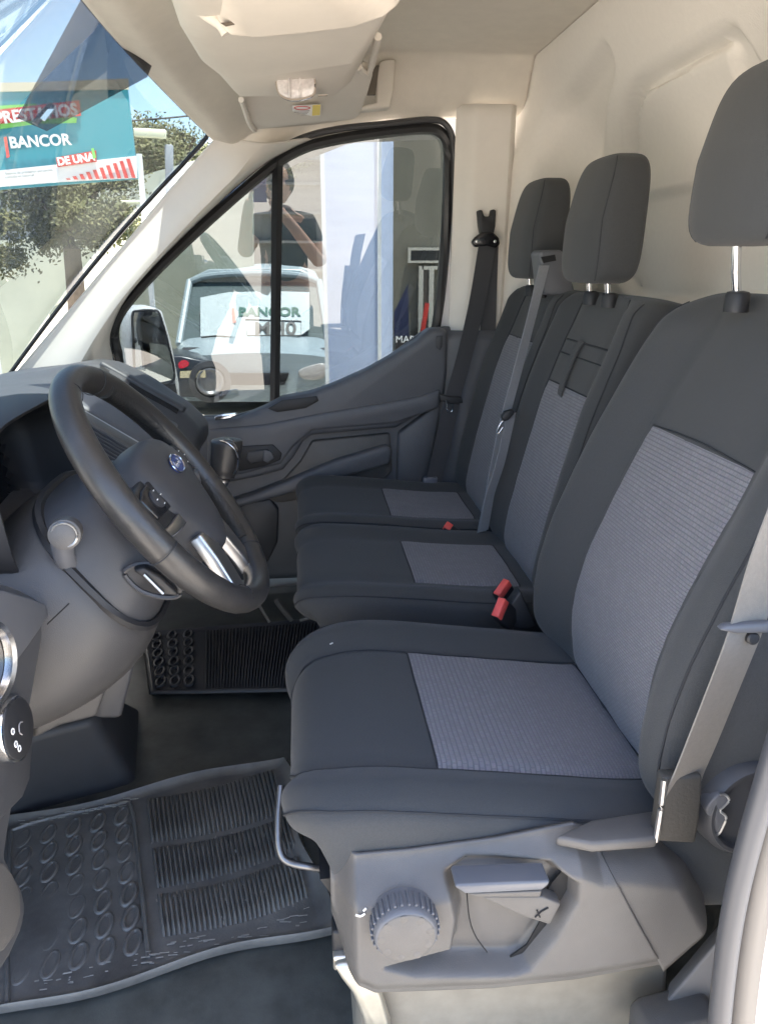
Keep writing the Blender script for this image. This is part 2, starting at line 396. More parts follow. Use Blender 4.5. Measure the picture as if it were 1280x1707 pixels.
prism('pull_recess', [P(x, y, 2.224) for x, y in [(446, 681), (470, 667), (528, 660), (531, 668), (510, 680), (462, 687)]], (0, .004, 0), BLM, dr, bevel=.002)
prism('handle_recess', [P(x, y, 2.222) for x, y in [(392, 752), (404, 744), (455, 741), (470, 756), (467, 767), (440, 778), (398, 786)]], (0, .02, 0), BLM, dr, bevel=.003)
hd = prism('inner_handle', [P(x, y, 2.212) for x, y in [(412, 753), (446, 749), (452, 755), (446, 768), (418, 774), (410, 766)]], (0, .012, 0), PLD, dr, bevel=.004, bseg=3)
prism('handle_lever', [P(x, y, 2.208) for x, y in [(440, 750), (452, 752), (458, 764), (446, 772), (438, 768)]], (0, .008, 0), PLA, hd, bevel=.003)
prism('lock_button', [P(x, y, 2.20) for x, y in [(358, 694), (372, 690), (392, 688), (395, 693), (380, 699), (358, 701)]], (0, .03, -.004), CHR, dr, bevel=.002)
prism('cover_cap', [P(x, y, 2.224) for x, y in [(727, 560), (738, 559), (737, 578), (733, 584), (727, 578)]], (0, .004, 0), PLD, dr, bevel=.002)
# window: seal ring, divider, two panes
WOUT = [(203, 640), (196, 590), (190, 552), (206, 512), (262, 448), (350, 364), (440, 286), (500, 248), (560, 231), (640, 219), (705, 213), (732, 218), (746, 240), (747, 290), (742, 400), (733, 500), (724, 560), (560, 660), (395, 712)]
fr = [PD(*q, .006) for q in WOUT]
tube('window_seal', crv(fr[:17], 120), .0150, SEAL, dr, 8)
tube('frame_seal', crv([PD(x, y, -.006) for x, y in [(186, 600), (180, 566), (185, 536), (210, 488), (268, 423), (350, 345), (440, 266), (500, 231), (560, 215), (640, 206), (715, 199), (742, 206), (755, 235), (757, 300), (756, 430), (752, 540), (748, 640)]], 120), .0085, mat('seal_grey', (.05, .05, .052), .5), dr, 8)
tube('window_divider', [PD(463, 262, .004), PD(461, 400, .004), PD(458, 672, .004)], .0145, BLM, dr, 4, upv=(0, 1, 0), smooth=0)
prism('window_pane', [PD(*q, .022) for q in WOUT], (0, .004, 0), GLS, dr, smooth=0)
prism('painted_frame', [PD(x, y, .016) for x, y in [(744, 250), (762, 300), (765, 500), (760, 640), (735, 640), (722, 560), (738, 480), (746, 380)]], (0, .03, 0), WPA, dr, bevel=.004)
tube('belt_seal', crv([PD(x, y, -.01) for x, y in [(330, 702), (395, 701), (460, 668), (560, 640), (640, 602), (690, 570), (718, 548)]], 40), .0045, SEAL, dr, 6)

# ================================================================ DOOR MIRROR
mi = thing('door_mirror', 'white and black door mirror outside the passenger window', 'mirror', P(255, 640, 2.52))
mo = [(214, 640), (210, 560), (212, 525), (222, 512), (258, 510), (272, 520), (287, 570), (300, 640), (303, 672), (280, 690), (225, 690)]
prism('housing', [P(x, y, 2.50) for x, y in mo], (-.05, .14, 0), mat('mirror_shell', (.62, .62, .63), .4), mi, bevel=.02, bseg=3)
g1 = prism('mirror_glass', [P(x, y, 2.496) for x, y in [(222, 560), (221, 524), (230, 518), (256, 517), (266, 524), (280, 572), (290, 632), (255, 640), (228, 636)]], (0, .003, 0), MIR, mi)
tube('glass_rim', crv([P(x, y, 2.495) for x, y in [(222, 560), (221, 524), (230, 518), (256, 517), (266, 524), (280, 572), (290, 632), (255, 640), (228, 636)]], 60, True), .004, BLM, mi, 6, True)
prism('wide_mirror', [P(x, y, 2.496) for x, y in [(232, 648), (292, 640), (298, 668), (285, 682), (240, 684)]], (0, .003, 0), BLK, mi)

# ================================================================ OVERHEAD
oc = thing('overhead_console', 'moulded cream overhead console with interior lamp', 'console', (0, 1.3, 1.4))
rows = [  # section loops going away from the driver: left top, left mid, bottom left, bottom right, right mid, right top
    [P(255, -95, .95), P(290, -70, .95), P(330, -40, .95), P(690, -60, .95), P(720, -90, .95), P(740, -140, .95)],
    [P(300, 40, 1.28), P(312, 58, 1.28), P(350, 66, 1.28), P(636, 38, 1.28), P(646, 20, 1.28), P(655, -20, 1.28)],
    [P(330, 88, 1.42), P(338, 104, 1.42), P(384, 116, 1.42), P(590, 104, 1.42), P(612, 84, 1.42), P(628, 30, 1.42)],
    [P(360, 108, 1.50), P(364, 124, 1.50), P(392, 134, 1.50), P(572, 126, 1.50), P(596, 108, 1.50), P(620, 60, 1.50)],
    [P(378, 130, 1.56), P(384, 144, 1.56), P(400, 160, 1.56), P(556, 160, 1.56), P(584, 136, 1.56), P(610, 80, 1.56)],
    [P(392, 140, 1.60), P(400, 150, 1.60), P(412, 158, 1.60), P(548, 158, 1.60), P(574, 140, 1.60), P(606, 96, 1.60)]]
tops = []
for rw in rows: rw.insert(0, Vector((rw[0].x-.03, rw[0].y, 1.50))); rw.append(Vector((rw[-1].x+.05, rw[-1].y, 1.52)))
rows.append([Vector((q.x, q.y+.05, max(q.z, 1.36))) for q in rows[-1]])
nr, nc = len(rows), len(rows[0])
mk('console_shell', [p for rw in rows for p in rw], [(i*nc+j, i*nc+j+1, (i+1)*nc+j+1, (i+1)*nc+j) for i in range(nr-1) for j in range(nc-1)], CRV, oc, bevel=.014, bseg=4)
lens = crv([P(x, y, 1.515) for x, y in [(462, 130), (468, 124), (512, 123), (522, 128), (524, 150), (518, 160), (490, 166), (470, 160), (463, 148)]], 40, True)
ln = prism('lamp_lens', [p+Vector((0, -.012, 0)) for p in lens], (0, .03, 0), LENS, oc, bevel=.003)
for x in (482, 500):
    tube('lens_rib', [P(x, 127, 1.500), P(x+1, 162, 1.500)], .0022, LENS, ln, 6)
tube('lamp_bezel', [p+Vector((0, -.008, 0)) for p in lens], .0028, mat('bezel_shadow', (.30, .25, .20), .6), oc, 6, True)
prism('lamp_switch', [P(x, y, 1.505) for x, y in [(536, 127), (556, 127), (556, 129), (536, 129)]], (0, .006, 0), CRM, oc)
prism('lamp_switch', [P(x, y, 1.525) for x, y in [(530, 157), (546, 156), (546, 158), (530, 159)]], (0, .006, 0), mat('switch_gap', (.3, .25, .2), .6), oc)

v1 = thing('sun_visor', 'large cream driver sun visor folded up at the top', 'sun visor', (0, .95, 1.32))
vo = [(338, -160), (346, 0), (356, 26), (372, 52), (384, 63), (420, 64), (500, 58), (590, 46), (640, 32), (662, 14), (672, -10), (720, -160)]
vz = [P(x, y, 1.13 if y > -50 else .80) for x, y in vo]
prism('visor_board', [Vector((p.x, p.y, p.z)) for p in vz], (0, .012, .02), CRV, v1, bevel=.009, bseg=3)
tube('pivot_arm', crv([P(322, 12, 1.14), P(332, 16, 1.14), P(350, 28, 1.14), P(368, 40, 1.14), P(378, 56, 1.14)], 20), .0075, CRV, v1, 10)
prism('pivot_slot', [P(x, y, 1.122) for x, y in [(368, 37), (395, 33), (396, 38), (376, 42)]], (0, .004, 0), mat('slot_brown', (.10, .08, .06), .7), v1)
v2 = thing('sun_visor', 'small cream passenger sun visor carrying a white and yellow sticker', 'sun visor', (.05, 1.8, 1.33))
vo = [(402, 120, 1.66), (408, 168, 1.74), (414, 200, 1.86), (420, 212, 1.93), (428, 216, 1.95), (520, 209, 1.95), (590, 199, 1.95), (600, 192, 1.93), (612, 160, 1.84), (621, 128, 1.74), (618, 118, 1.70), (600, 112, 1.66)]
prism('visor_board', [P(x, y, Y) for x, y, Y in vo], (.0, .01, .018), CRV, v2, bevel=.006, bseg=3)
tube('board_edge', crv([P(x, y, Y)+Vector((0, -.003, -.001)) for x, y, Y in [(402, 165, 1.72), (408, 180, 1.78), (416, 204, 1.88), (425, 216, 1.95)]], 14), .006, CRV, v2)
def vpt(x, y): return P(x, y, lerp(1.80, 1.905, (y-173)/20))+Vector((0, -.006, -.003))
st = prism('sticker', [vpt(*q) for q in [(487, 174), (535, 172), (534, 190), (488, 193)]], (0, .001, .001), WHT, v2)
prism('sticker_symbol', [vpt(*q)+Vector((0, -.002, -.001)) for q in [(521, 173), (534, 172), (533, 189), (520, 190)]], (0, .001, .001), YEL, st)
tube('sticker_print', crv([vpt(x, y)+Vector((0, -.002, -.001)) for x, y in [(490, 177), (497, 174.5), (509, 174.5), (517, 177), (509, 179.5), (497, 179.5)]], 24, True), .0008, mat('red_print', (.5, .06, .05), .6), st, 4, True)
for k in range(4):
    tube('sticker_print', [vpt(490, 182.2+k*2.3)+Vector((0, -.002, -.001)), vpt(516-k*2, 181.6+k*2.3)+Vector((0, -.002, -.001))], .0006, GRYP, st, 4)
tube('visor_hinge', crv([P(598, 110, 1.64), P(604, 117, 1.66), P(616, 117, 1.68), P(630, 60, 1.5)], 16), .007, CRV, v2)
gh = thing('grab_handle', 'cream folded grab handle on the headliner above the door', 'handle', P(640, 150, 2.2))
prism('handle_body', [P(x, y, 2.16) for x, y in [(628, 118), (634, 102), (644, 98), (660, 98), (656, 150), (650, 178), (600, 183), (602, 176), (628, 170)]], (0, .05, 0), CRV, gh, bevel=.006)
prism('handle_gap', [P(x, y, 2.155) for x, y in [(618, 122), (627, 108), (632, 108), (626, 156), (612, 156)]], (0, .02, 0), mat('deep_brown', (.12, .10, .08), .8), gh)
ch = thing('coat_hook', 'small cream coat hook high on the bulkhead', 'hook', PX(1105, 5, .70))
lathe('hook_base', PX(1112, -2, .69), (-1, -.2, -.2), [(.018, -.05), (.018, .0), (.014, .008), (.001, .010)], CRM, ch, 20)
tube('hook', crv([PX(1090, -5, .68), PX(1092, 12, .67), PX(1103, 21, .665), PX(1116, 16, .67), PX(1128, 3, .67), PX(1140, -4, .68)], 20), .008, CRM, ch, 10)

# ================================================================ DASHBOARD
da = thing('dashboard', 'grey moulded dashboard stretching under the windscreen', 'dashboard', (-.5, 1.45, .3))
PR = [(.80, [(-.95, .70), (-.78, .745), (-.62, .765), (-.52, .765), (-.44, .70), (-.40, .62), (-.40, .50), (-.44, .38), (-.55, .28), (-.8, .22)]),
      (1.12, [(-.99, .70), (-.80, .745), (-.62, .765), (-.50, .760), (-.41, .70), (-.36, .62), (-.36, .50), (-.42, .38), (-.55, .28), (-.8, .22)]),
      (1.26, [(-1.0, .70), (-.81, .745), (-.64, .760), (-.47, .745), (-.36, .675), (-.29, .600), (-.30, .48), (-.38, .36), (-.52, .28), (-.8, .22)]),
      (1.60, [(-.99, .70), (-.80, .745), (-.64, .760), (-.49, .750), (-.38, .685), (-.30, .620), (-.29, .52), (-.40, .38), (-.52, .30), (-.8, .24)]),
      (1.88, [(-.95, .70), (-.79, .745), (-.64, .760), (-.50, .752), (-.39, .690), (-.30, .630), (-.27, .56), (-.36, .42), (-.52, .34), (-.8, .28)]),
      (1.95, [(-.93, .70), (-.79, .745), (-.64, .768), (-.50, .785), (-.38, .715), (-.295, .655), (-.265, .58), (-.36, .42), (-.52, .34), (-.8, .28)]),
      (2.10, [(-.90, .70), (-.77, .745), (-.62, .765), (-.49, .775), (-.37, .705), (-.29, .645), (-.265, .58), (-.36, .44), (-.52, .36), (-.8, .30)]),
      (2.19, [(-.88, .70), (-.76, .74), (-.61, .755), (-.47, .745), (-.36, .675), (-.29, .60), (-.28, .54), (-.38, .44), (-.52, .36), (-.8, .30)])]
_dp = [crv([Vector((x, y, z)) for x, z in pr], 60) for y, pr in PR]
def dpt(a, b):
    y = lerp(.80, 2.19, a); ys = [p[0] for p in PR]; j = int(round(b*59))
    for k in range(len(ys)-1):
        if y <= ys[k+1]+1e-9: break
    t = (y-ys[k])/(ys[k+1]-ys[k]); return lerp(_dp[k][j], _dp[k+1][j], t)
grid('top_moulding', 70, 60, dpt, PLG, da, solid=.006)
# raised lids, vents and trim on the sloping centre face (all follow the slope at their own Y)
def slope(s, Y, h=0):      # s along the sloping face from its front edge down to its rear edge
    L = crv([dpt((Y-.80)/1.39, b) for b in (.335, .38, .42, .46, .50, .545)], 30); L2 = L[min(29, max(0, int(s*29)))]
    t = (L[-1]-L[0]).normalized(); n = Vector((-t.z, 0, t.x)); n = n if n.z > 0 else -n
    return L2 + n*h
def slab(name, s0, s1, y0, y1, h0, h1, mt, parent, bev=.004):
    V = [slope(s, y, h) for h in (h0, h1) for s, y in ((s0, y0), (s1, y0), (s1, y1), (s0, y1))]
    return mk(name, V, [(0, 1, 2, 3), (4, 5, 6, 7), (0, 1, 5, 4), (1, 2, 6, 5), (2, 3, 7, 6), (3, 0, 4, 7)], mt, parent, bevel=bev)
vt = slab('centre_vent', .0, .98, 1.405, 1.525, -.002, .005, SLOT, da)
for k in range(6):
    y = 1.412+k*.019
    slab('vent_slat', .03, .95, y, y+.006, .003, .016, PLD, vt, .001)
slab('vent_frame', .0, 1.0, 1.380, 1.404, -.004, .014, PLM, da)
slab('vent_frame', .0, 1.0, 1.528, 1.575, -.004, .018, PLM, da, .006)
slab('silver_strip', .0, 1.0, 1.580, 1.592, .0, .014, SAT, da, .002)
slab('storage_lid', .06, 1.0, 1.625, 1.88, -.004, .010, PLA, da, .008)
slab('tray_slot', .05, .92, 1.925, 1.942, .0, .004, SLOT, da, .001)
slab('tray_lip', .02, 1.0, 1.945, 1.985, -.006, .012, PLG, da, .006)
# glossy trim steps between instrument hood and centre
for (y0, y1, mt) in ((1.335, 1.376, PLG), (1.30, 1.33, PLM), (1.283, 1.296, BLK), (1.24, 1.278, PLA)):
    slab('trim_step', .25, .98, y0, y1, -.002, .006, mt, da, .003)
# instrument hood
hx, hy = -.335, .985
def rrect(cy, cz, wy, wz, r, n=48):
    out = []
    for i in range(n):
        a = 2*math.pi*i/n; e = 2/4.5; cx = math.cos(a); sx = math.sin(a)
        out.append((cy+wy*math.copysign(abs(cx)**e, cx), cz+wz*math.copysign(abs(sx)**e, sx)))
    return out
HS = [(-.56, 1.02, .755, .15, .05), (-.42, 1.01, .757, .170, .092), (-.345, 1.00, .754, .172, .096), (-.325, .995, .752, .170, .095), (-.330, .995, .752, .160, .086), (-.40, 1.0, .75, .15, .078), (-.43, 1.0, .75, .148, .076)]
def hood(a, b):
    i = int(round(a*6)); x, cy, cz, wy, wz = HS[i]; q = rrect(cy, cz, wy, wz, 0)[int(round(b*48)) % 48]
    return Vector((x - (q[1]-.752)*.10 , q[0], q[1]))
ih = grid('instrument_hood', 7, 48, hood, BLM, da, closed_v=True, caps=True, smooth=50, sub=1)
dial = [Vector((-.428-(z-.752)*.10, y, z)) for y, z in rrect(1.0, .75, .15, .078, 0)]
prism('dial_glass', dial, (.004, 0, 0), BLK, ih)
# ---- driver end of the dash
en = [(0.085, .30), (.0, .36)]
def endp(x, y, X=-.30): return PX(x, y, X)
eo = [(-60, 962), (0, 968), (40, 982), (72, 1000), (78, 1022), (72, 1075), (62, 1130), (48, 1210), (34, 1290), (16, 1390), (12, 1425), (24, 1450), (40, 1478), (47, 1510), (40, 1552), (18, 1600), (-10, 1645), (-80, 1660)]
ep = prism('end_panel', [endp(*q) for q in eo], (-.10, .0, .0), PLG, da, bevel=.010, bseg=3)
prism('end_cap', [endp(x, y, -.297) for x, y in [(-60, 985), (0, 985), (45, 998), (68, 1008), (72, 1030), (40, 1075), (0, 1128), (-60, 1210)]], (.006, 0, 0), PLA, da, bevel=.004)
prism('switch_plate', [endp(x, y, -.298) for x, y in [(-40, 1200), (8, 1168), (24, 1158), (34, 1166), (44, 1190), (47, 1240), (42, 1300), (30, 1330), (-40, 1400)]], (.005, 0, 0), PLD, da, bevel=.004)
prism('pocket', [endp(x, y, -.297) for x, y in [(-60, 1430), (0, 1440), (14, 1458), (27, 1490), (28, 1525), (18, 1560), (0, 1585), (-60, 1620)]], (.004, 0, 0), PLM, da, bevel=.003)
vr = lathe('side_vent', endp(-28, 1112, -.285), (1, -.2, .05), [(.040, -.03), (.042, .004), (.040, .007), (.036, .005), (.034, -.004), (.001, -.006)], CHR, da, 40)
lathe('vent_core', endp(-28, 1112, -.285), (1, -.2, .05), [(.033, -.02), (.033, -.002), (.001, -.001)], BLK, vr, 30)
kax = Vector((1, -.08, .10)).normalized(); kc = endp(30, 1215, -.278)
kn = lathe('light_switch', kc, kax, [(.0300, -.028), (.0305, -.010), (.0312, -.003), (.0305, .0), (.0285, .001)], CHR, da, 48)
lathe('switch_face', kc, kax, [(.0284, -.004), (.0284, .0012), (.027, .0020), (.001, .0022)], BLM, kn, 48)
ks = Vector((0, 1, .08)).normalized(); ku = kax.cross(ks)
def kp(x, y): return kc + kax*.0035 + ks*x + ku*y
for a in (150, 190, 215):
    q = kp(.019*math.cos(R(a)), .019*math.sin(R(a)))
    tube('switch_mark', crv([q+ks*.0028*math.cos(t)+ku*.0028*math.sin(t) for t in (0, 1.26, 2.5, 3.77, 5.03)], 14, True), .0006, WHT, kn, 5, True)
q = kp(0, 0)
tube('switch_mark', crv([q+ks*.006*math.cos(t)+ku*.006*math.sin(t) for t in (.6, 1.4, 2.2, 3.2, 4.2)], 14), .0007, GRYP, kn, 5)
text('switch_mark', 'AUTO', .0065, kp(.020, -.009)-kax*.0010, ku, -ks, WHT, kn, .0002)
# ---- column bolster and lower panels
cax = Vector((-.806, 0, -.592)).normalized()      # down the steering column
cn = Vector((-.592, 0, .806)).normalized()
wc = Vector((-.176, .975, .742))                   # steering wheel centre
def colpt(d, ang, ry, rn, e=2.5, dn=0.0):
    cx, sx = math.cos(ang), math.sin(ang)
    return wc + cax*d + cn*dn + Vector((0, 1, 0))*(ry*math.copysign(abs(cx)**(2/e), cx)) + cn*(rn*math.copysign(abs(sx)**(2/e), sx))
BS = [(.100, .118, .090, -.012), (.112, .134, .104, -.014), (.13, .148, .114, -.018), (.17, .166, .122, -.026), (.22, .176, .120, -.030), (.27, .176, .112, -.030), (.32, .17, .10, -.028)]
bsc = [crv([colpt(d, 2*math.pi*i/40, ry, rn, 2.5, dn) for i in range(40)], 40, True) for d, ry, rn, dn in BS]
_b = [crv([r_[j] for r_ in bsc], 26) for j in range(40)]
grid('column_bolster', 26, 40, lambda a, b: _b[int(round(b*40)) % 40][int(round(a*25))], BOL, da, closed_v=True, caps=True)
prism('lower_panel', [P(x, y, .93) for x, y in [(55, 1235), (72, 1150), (150, 1108), (192, 1080), (190, 1120), (163, 1196), (100, 1212)]], (-.03, .06, 0), BOL, da, bevel=.006)
prism('knee_side', [P(x, y, 1.02) for x, y in [(185, 1085), (240, 1040), (262, 1050), (235, 1085), (205, 1200), (160, 1200)]], (-.05, .05, 0), PLD, da, bevel=.008)
prism('panel_gap', [P(x, y, .80) for x, y in [(78, 1040), (114, 1006), (115, 1008), (79, 1042)]], (0, .002, 0), SLOT, da)
fb = thing('footwell_housing', 'black plastic housing in the driver footwell', 'housing', PZ(130, 1330, .0))
fo = [[PZ(-40, 1395, 0), PZ(60, 1352, 0), PZ(225, 1305, 0), PZ(232, 1180, 0), PZ(-40, 1220, 0)],
      [PZ(-40, 1275, .16), PZ(60, 1238, .16), PZ(165, 1210, .16), PZ(195, 1160, .16), PZ(-40, 1160, .16)],
      [PZ(-40, 1262, .18), PZ(60, 1222, .18), PZ(155, 1198, .18), PZ(185, 1150, .18), PZ(-40, 1150, .18)]]
V = [p for r_ in fo for p in r_]; F = [(i*5+j, i*5+(j+1) % 5, (i+1)*5+(j+1) % 5, (i+1)*5+j) for i in range(2) for j in range(5)] + [(10, 11, 12, 13, 14)]
mk('housing_shell', V, F, PLD, fb, bevel=.018, bseg=4)
fwl = grid('firewall', 10, 20, lambda a, b: (lerp(-.62, -.95, a), lerp(.6, 2.33, b), lerp(0, .5, a)), FLR)
struct(fwl, 'dark vinyl sloping toe board under the dash')

# ================================================================ STEERING COLUMN
sc = thing('steering_column', 'dark steering column shroud with stalks behind the wheel', 'steering column', wc+cax*.1)
CS = [(.028, .066, .056, .0), (.05, .096, .078, -.004), (.075, .112, .088, -.008), (.105, .128, .100, -.012), (.118, .131, .102, -.014)]
_c0 = [[colpt(d, 2*math.pi*i/40, ry, rn, 3.0, dn) for i in range(40)] for d, ry, rn, dn in CS]
_c = [crv([r_[j] for r_ in _c0], 16) for j in range(40)]
grid('shroud', 16, 40, lambda a, b: _c[int(round(b*40)) % 40][int(round(a*15))], PLD, sc, closed_v=True, caps=True)
tube('shroud_seam', [colpt(.110, 2*math.pi*i/40, .131, .104, 3.0, -.013) for i in range(40)], .0065, BLM, sc, 6, True)
# indicator stalk, near side
sk = crv([P(128, 946, .885), P(118, 944, .86), P(108, 930, .845), P(104, 905, .835), P(104, 885, .83)], 24)
tube('stalk', sk, lambda t: .0095+.004*t, PLA, sc, 14)
lathe('stalk_end', P(107, 892, .815), (.15, -1, .12), [(.0165, -.024), (.0175, -.008), (.0168, .000), (.013, .002), (.001, .003)], PLM, sc, 28)
tube('stalk_end_ring', [P(107, 892, .813)+Vector((.0135*math.cos(t/20*2*math.pi), 0, .0135*math.sin(t/20*2*math.pi))) for t in range(20)], .0012, SAT, sc, 5, True)
prism('stalk_plate', [P(x, y, .86) for x, y in [(100, 950), (126, 905), (148, 930), (163, 950), (122, 976)]], (-.02, .02, 0), PLA, sc, bevel=.002)
prism('audio_pod', [P(x, y, .885) for x, y in [(166, 880), (215, 868), (240, 915), (250, 950), (205, 935), (175, 910)]], (-.02, .03, 0), PLD, sc, bevel=.006, bseg=3)
lv = prism('tilt_lever', [P(x, y, .845) for x, y in [(222, 952), (240, 945), (268, 962), (292, 985), (298, 994), (272, 992), (245, 968)]], (-.004, .02, -.002), BLM, sc, bevel=.003)
tube('lever_edge', [P(240, 958, .842), P(272, 990, .842)], .0016, SAT, lv, 6)
tube('lever_recess', crv([P(x, y, .862) for x, y in [(208, 958), (220, 944), (250, 940), (285, 965), (300, 990), (275, 996), (235, 985)]], 40, True), .003, PLD, sc, 6, True)
tube('wiper_stalk', crv([P(205, 800, 1.12), P(204, 778, 1.15), P(214, 766, 1.17), P(222, 760, 1.17)], 14), lambda t: .008+.003*t, PLA, sc, 10)

# ================================================================ STEERING WHEEL
wt = thing('steering_wheel', 'black leather steering wheel with silver spokes and blue oval badge', 'steering wheel', wc)
wu = Vector((-.592, 0, .806)).normalized(); wy = Vector((0, 1, 0)); wn = Vector((.806, 0, .592)).normalized()   # wheel-plane up, across, towards driver
RW, TW = .172, .0165
def wp(a, r=RW, h=0): return wc + wu*(r*math.sin(a)) + wy*(r*math.cos(a)) + wn*h
def rim(a0, a1, n, mt, name, rr=TW):
    path = [wp(lerp(a0, a1, i/(n-1)), RW-.003*math.cos(2*lerp(a0, a1, i/(n-1)))) for i in range(n)]
    return tube(name, path, lambda t: rr, mt, wt, 16, flat=1.12, upv=wn)
rim(0, 2*math.pi, 97, LEA, 'rim')
for a0, a1 in ((12, 62), (118, 168), (195, 235), (305, 345)):
    path = [wp(R(lerp(a0, a1, i/20)), RW-.0068, 0) for i in range(21)]
    tube('grip_panel', path, .0132, LEP, wt, 14, upv=wn)
for a in (70, 110, 190, 350, 240, 300):
    pa = wp(R(a)); t = (wp(R(a)+.01)-pa).normalized(); s = t.cross(wn)
    tube('rim_stitch', [pa + s*(TW+.0004)*math.cos(k/20*6.283) + wn*(TW*1.13)*math.sin(k/20*6.283) for k in range(20)], .0007, SEAM, wt, 4, True)
# hub / airbag cover: a lens shape standing slightly proud
def hubp(x, y, h=0): return wc + wy*x + wu*y + wn*h
HO = crv([Vector(v) for v in [(0, .066, 0), (.048, .060, 0), (.078, .036, 0), (.080, .0, 0), (.058, -.040, 0), (.030, -.082, 0), (0, -.098, 0), (-.030, -.082, 0), (-.058, -.040, 0), (-.080, 0, 0), (-.078, .036, 0), (-.048, .060, 0)]], 48, True)
def hub(a, b):
    q = HO[int(round(b*48)) % 48]; s = [1.0, 1.03, 1.0, .94, .80, .55, .28, .02][int(round(a*7))]; h = [-.045, -.02, .004, .014, .022, .026, .028, .0285][int(round(a*7))]
    return hubp(q.x*s*1.08, q.y*s*1.06, h)
hb = grid('airbag_cover', 8, 48, hub, PLD, wt, closed_v=True, caps=True, sub=1)
def arm(name, pts, w0, w1, th, mt, parent, h0=0, bev=.004):
    V = []
    for i, (x, y, h) in enumerate(pts):
        t = Vector((pts[min(i+1, len(pts)-1)][0]-pts[max(i-1, 0)][0], pts[min(i+1, len(pts)-1)][1]-pts[max(i-1, 0)][1])).normalized()
        nx, ny = -t.y, t.x; ww = lerp(w0, w1, i/(len(pts)-1))/2
        V += [hubp(x+nx*ww, y+ny*ww, h), hubp(x-nx*ww, y-ny*ww, h), hubp(x-nx*ww, y-ny*ww, h-th), hubp(x+nx*ww, y+ny*ww, h-th)]
    n = len(pts); F = [(i*4+k, i*4+(k+1) % 4, i*4+4+(k+1) % 4, i*4+4+k) for i in range(n-1) for k in range(4)] + [(0, 1, 2, 3), (n*4-4, n*4-3, n*4-2, n*4-1)]
    return mk(name, V, F, mt, parent, bevel=bev)
for s in (-1, 1):
    sp = arm('spoke', [(s*.070, .004, .008), (s*.11, .004, .004), (s*.165, .004, 0)], .072, .052, .02, LEA, wt)
    bt = arm('spoke_button_pod', [(s*.078, .012, .013), (s*.112, .012, .0095), (s*.128, .010, .008)], .042, .030, .006, BLK, sp)
    for dx, dy in ((0, .012), (0, -.012), (.011, 0), (-.011, 0)):
        arm('button_icon', [(s*(.098+dx)-.0022, .012+dy*.8, .0155), (s*(.098+dx)+.0022, .012+dy*.8, .0155)], .0012, .0012, .0008, WHT, bt, bev=.0002)
    lathe('button', hubp(s*.098, .012, .012), wn, [(.012, -.004), (.012, .001), (.010, .002), (.001, .0025)], PLD, bt, 20)
    arm('spoke_bezel', [(s*.074, -.028, .012), (s*.11, -.026, .008), (s*.15, -.02, .004)], .016, .010, .008, SAT, sp, bev=.002)
    ls = arm('lower_spoke', [(s*.040, -.062, .010), (s*.046, -.10, .008), (s*.055, -.135, .004), (s*.060, -.160, .0)], .044, .038, .018, SAT, wt, bev=.003)
    arm('spoke_sleeve', [(s*.058, -.150, .005), (s*.066, -.170, .002)], .040, .05, .022, LEA, ls)
# badge: blue oval, silver rim, script
bo = hubp(0, .020, .0282)
bring = [bo + wy*(.0250*math.cos(t/32*6.283)) + wu*(.0125*math.sin(t/32*6.283)) for t in range(32)]
bd = prism('badge', bring, wn*.002, BLU, wt, smooth=30)
tube('badge_rim', [p+wn*.002 for p in bring], .0011, CHR, bd, 6, True)
text('badge_script', 'Ford', .0145, bo + wn*.0023 + wy*.0150 - wu*.0042, -wy, wu, CHR, bd, .0003)

# ================================================================ GEAR LEVER
gl = thing('gear_lever', 'leather gear knob on a satin shaft rising from the dash', 'gear lever', (-.20, 1.36, .55))
gt = [P(372, 800, 1.36), P(374, 780, 1.36), P(376, 760, 1.36), P(378, 742, 1.36), P(378, 732, 1.36)]
tube('knob', crv(gt, 20), lambda t: [.013, .0205, .0245, .0255, .0265, .027, .0275, .028, .0275, .026, .021][int(t*10)], LEA, gl, 24, flat=.9, upv=(0, 1, 0))
prism('knob_cap', crv([P(x, y, 1.335) for x, y in [(371, 735), (383, 735), (393, 741), (397, 752), (390, 748), (380, 742)]], 24, True), (0, .02, 0), BLK, gl, bevel=.002)
tube('knob_trim', crv([P(x, y, 1.334) for x, y in [(366, 734), (378, 738), (390, 748), (396, 762), (395, 780), (390, 790)]], 24), .0012, CHR, gl, 6)
tube('shaft', crv([P(376, 790, 1.36), P(372, 802, 1.36), (-.20, 1.36, .52)], 12), .0105, SAT, gl, 16)

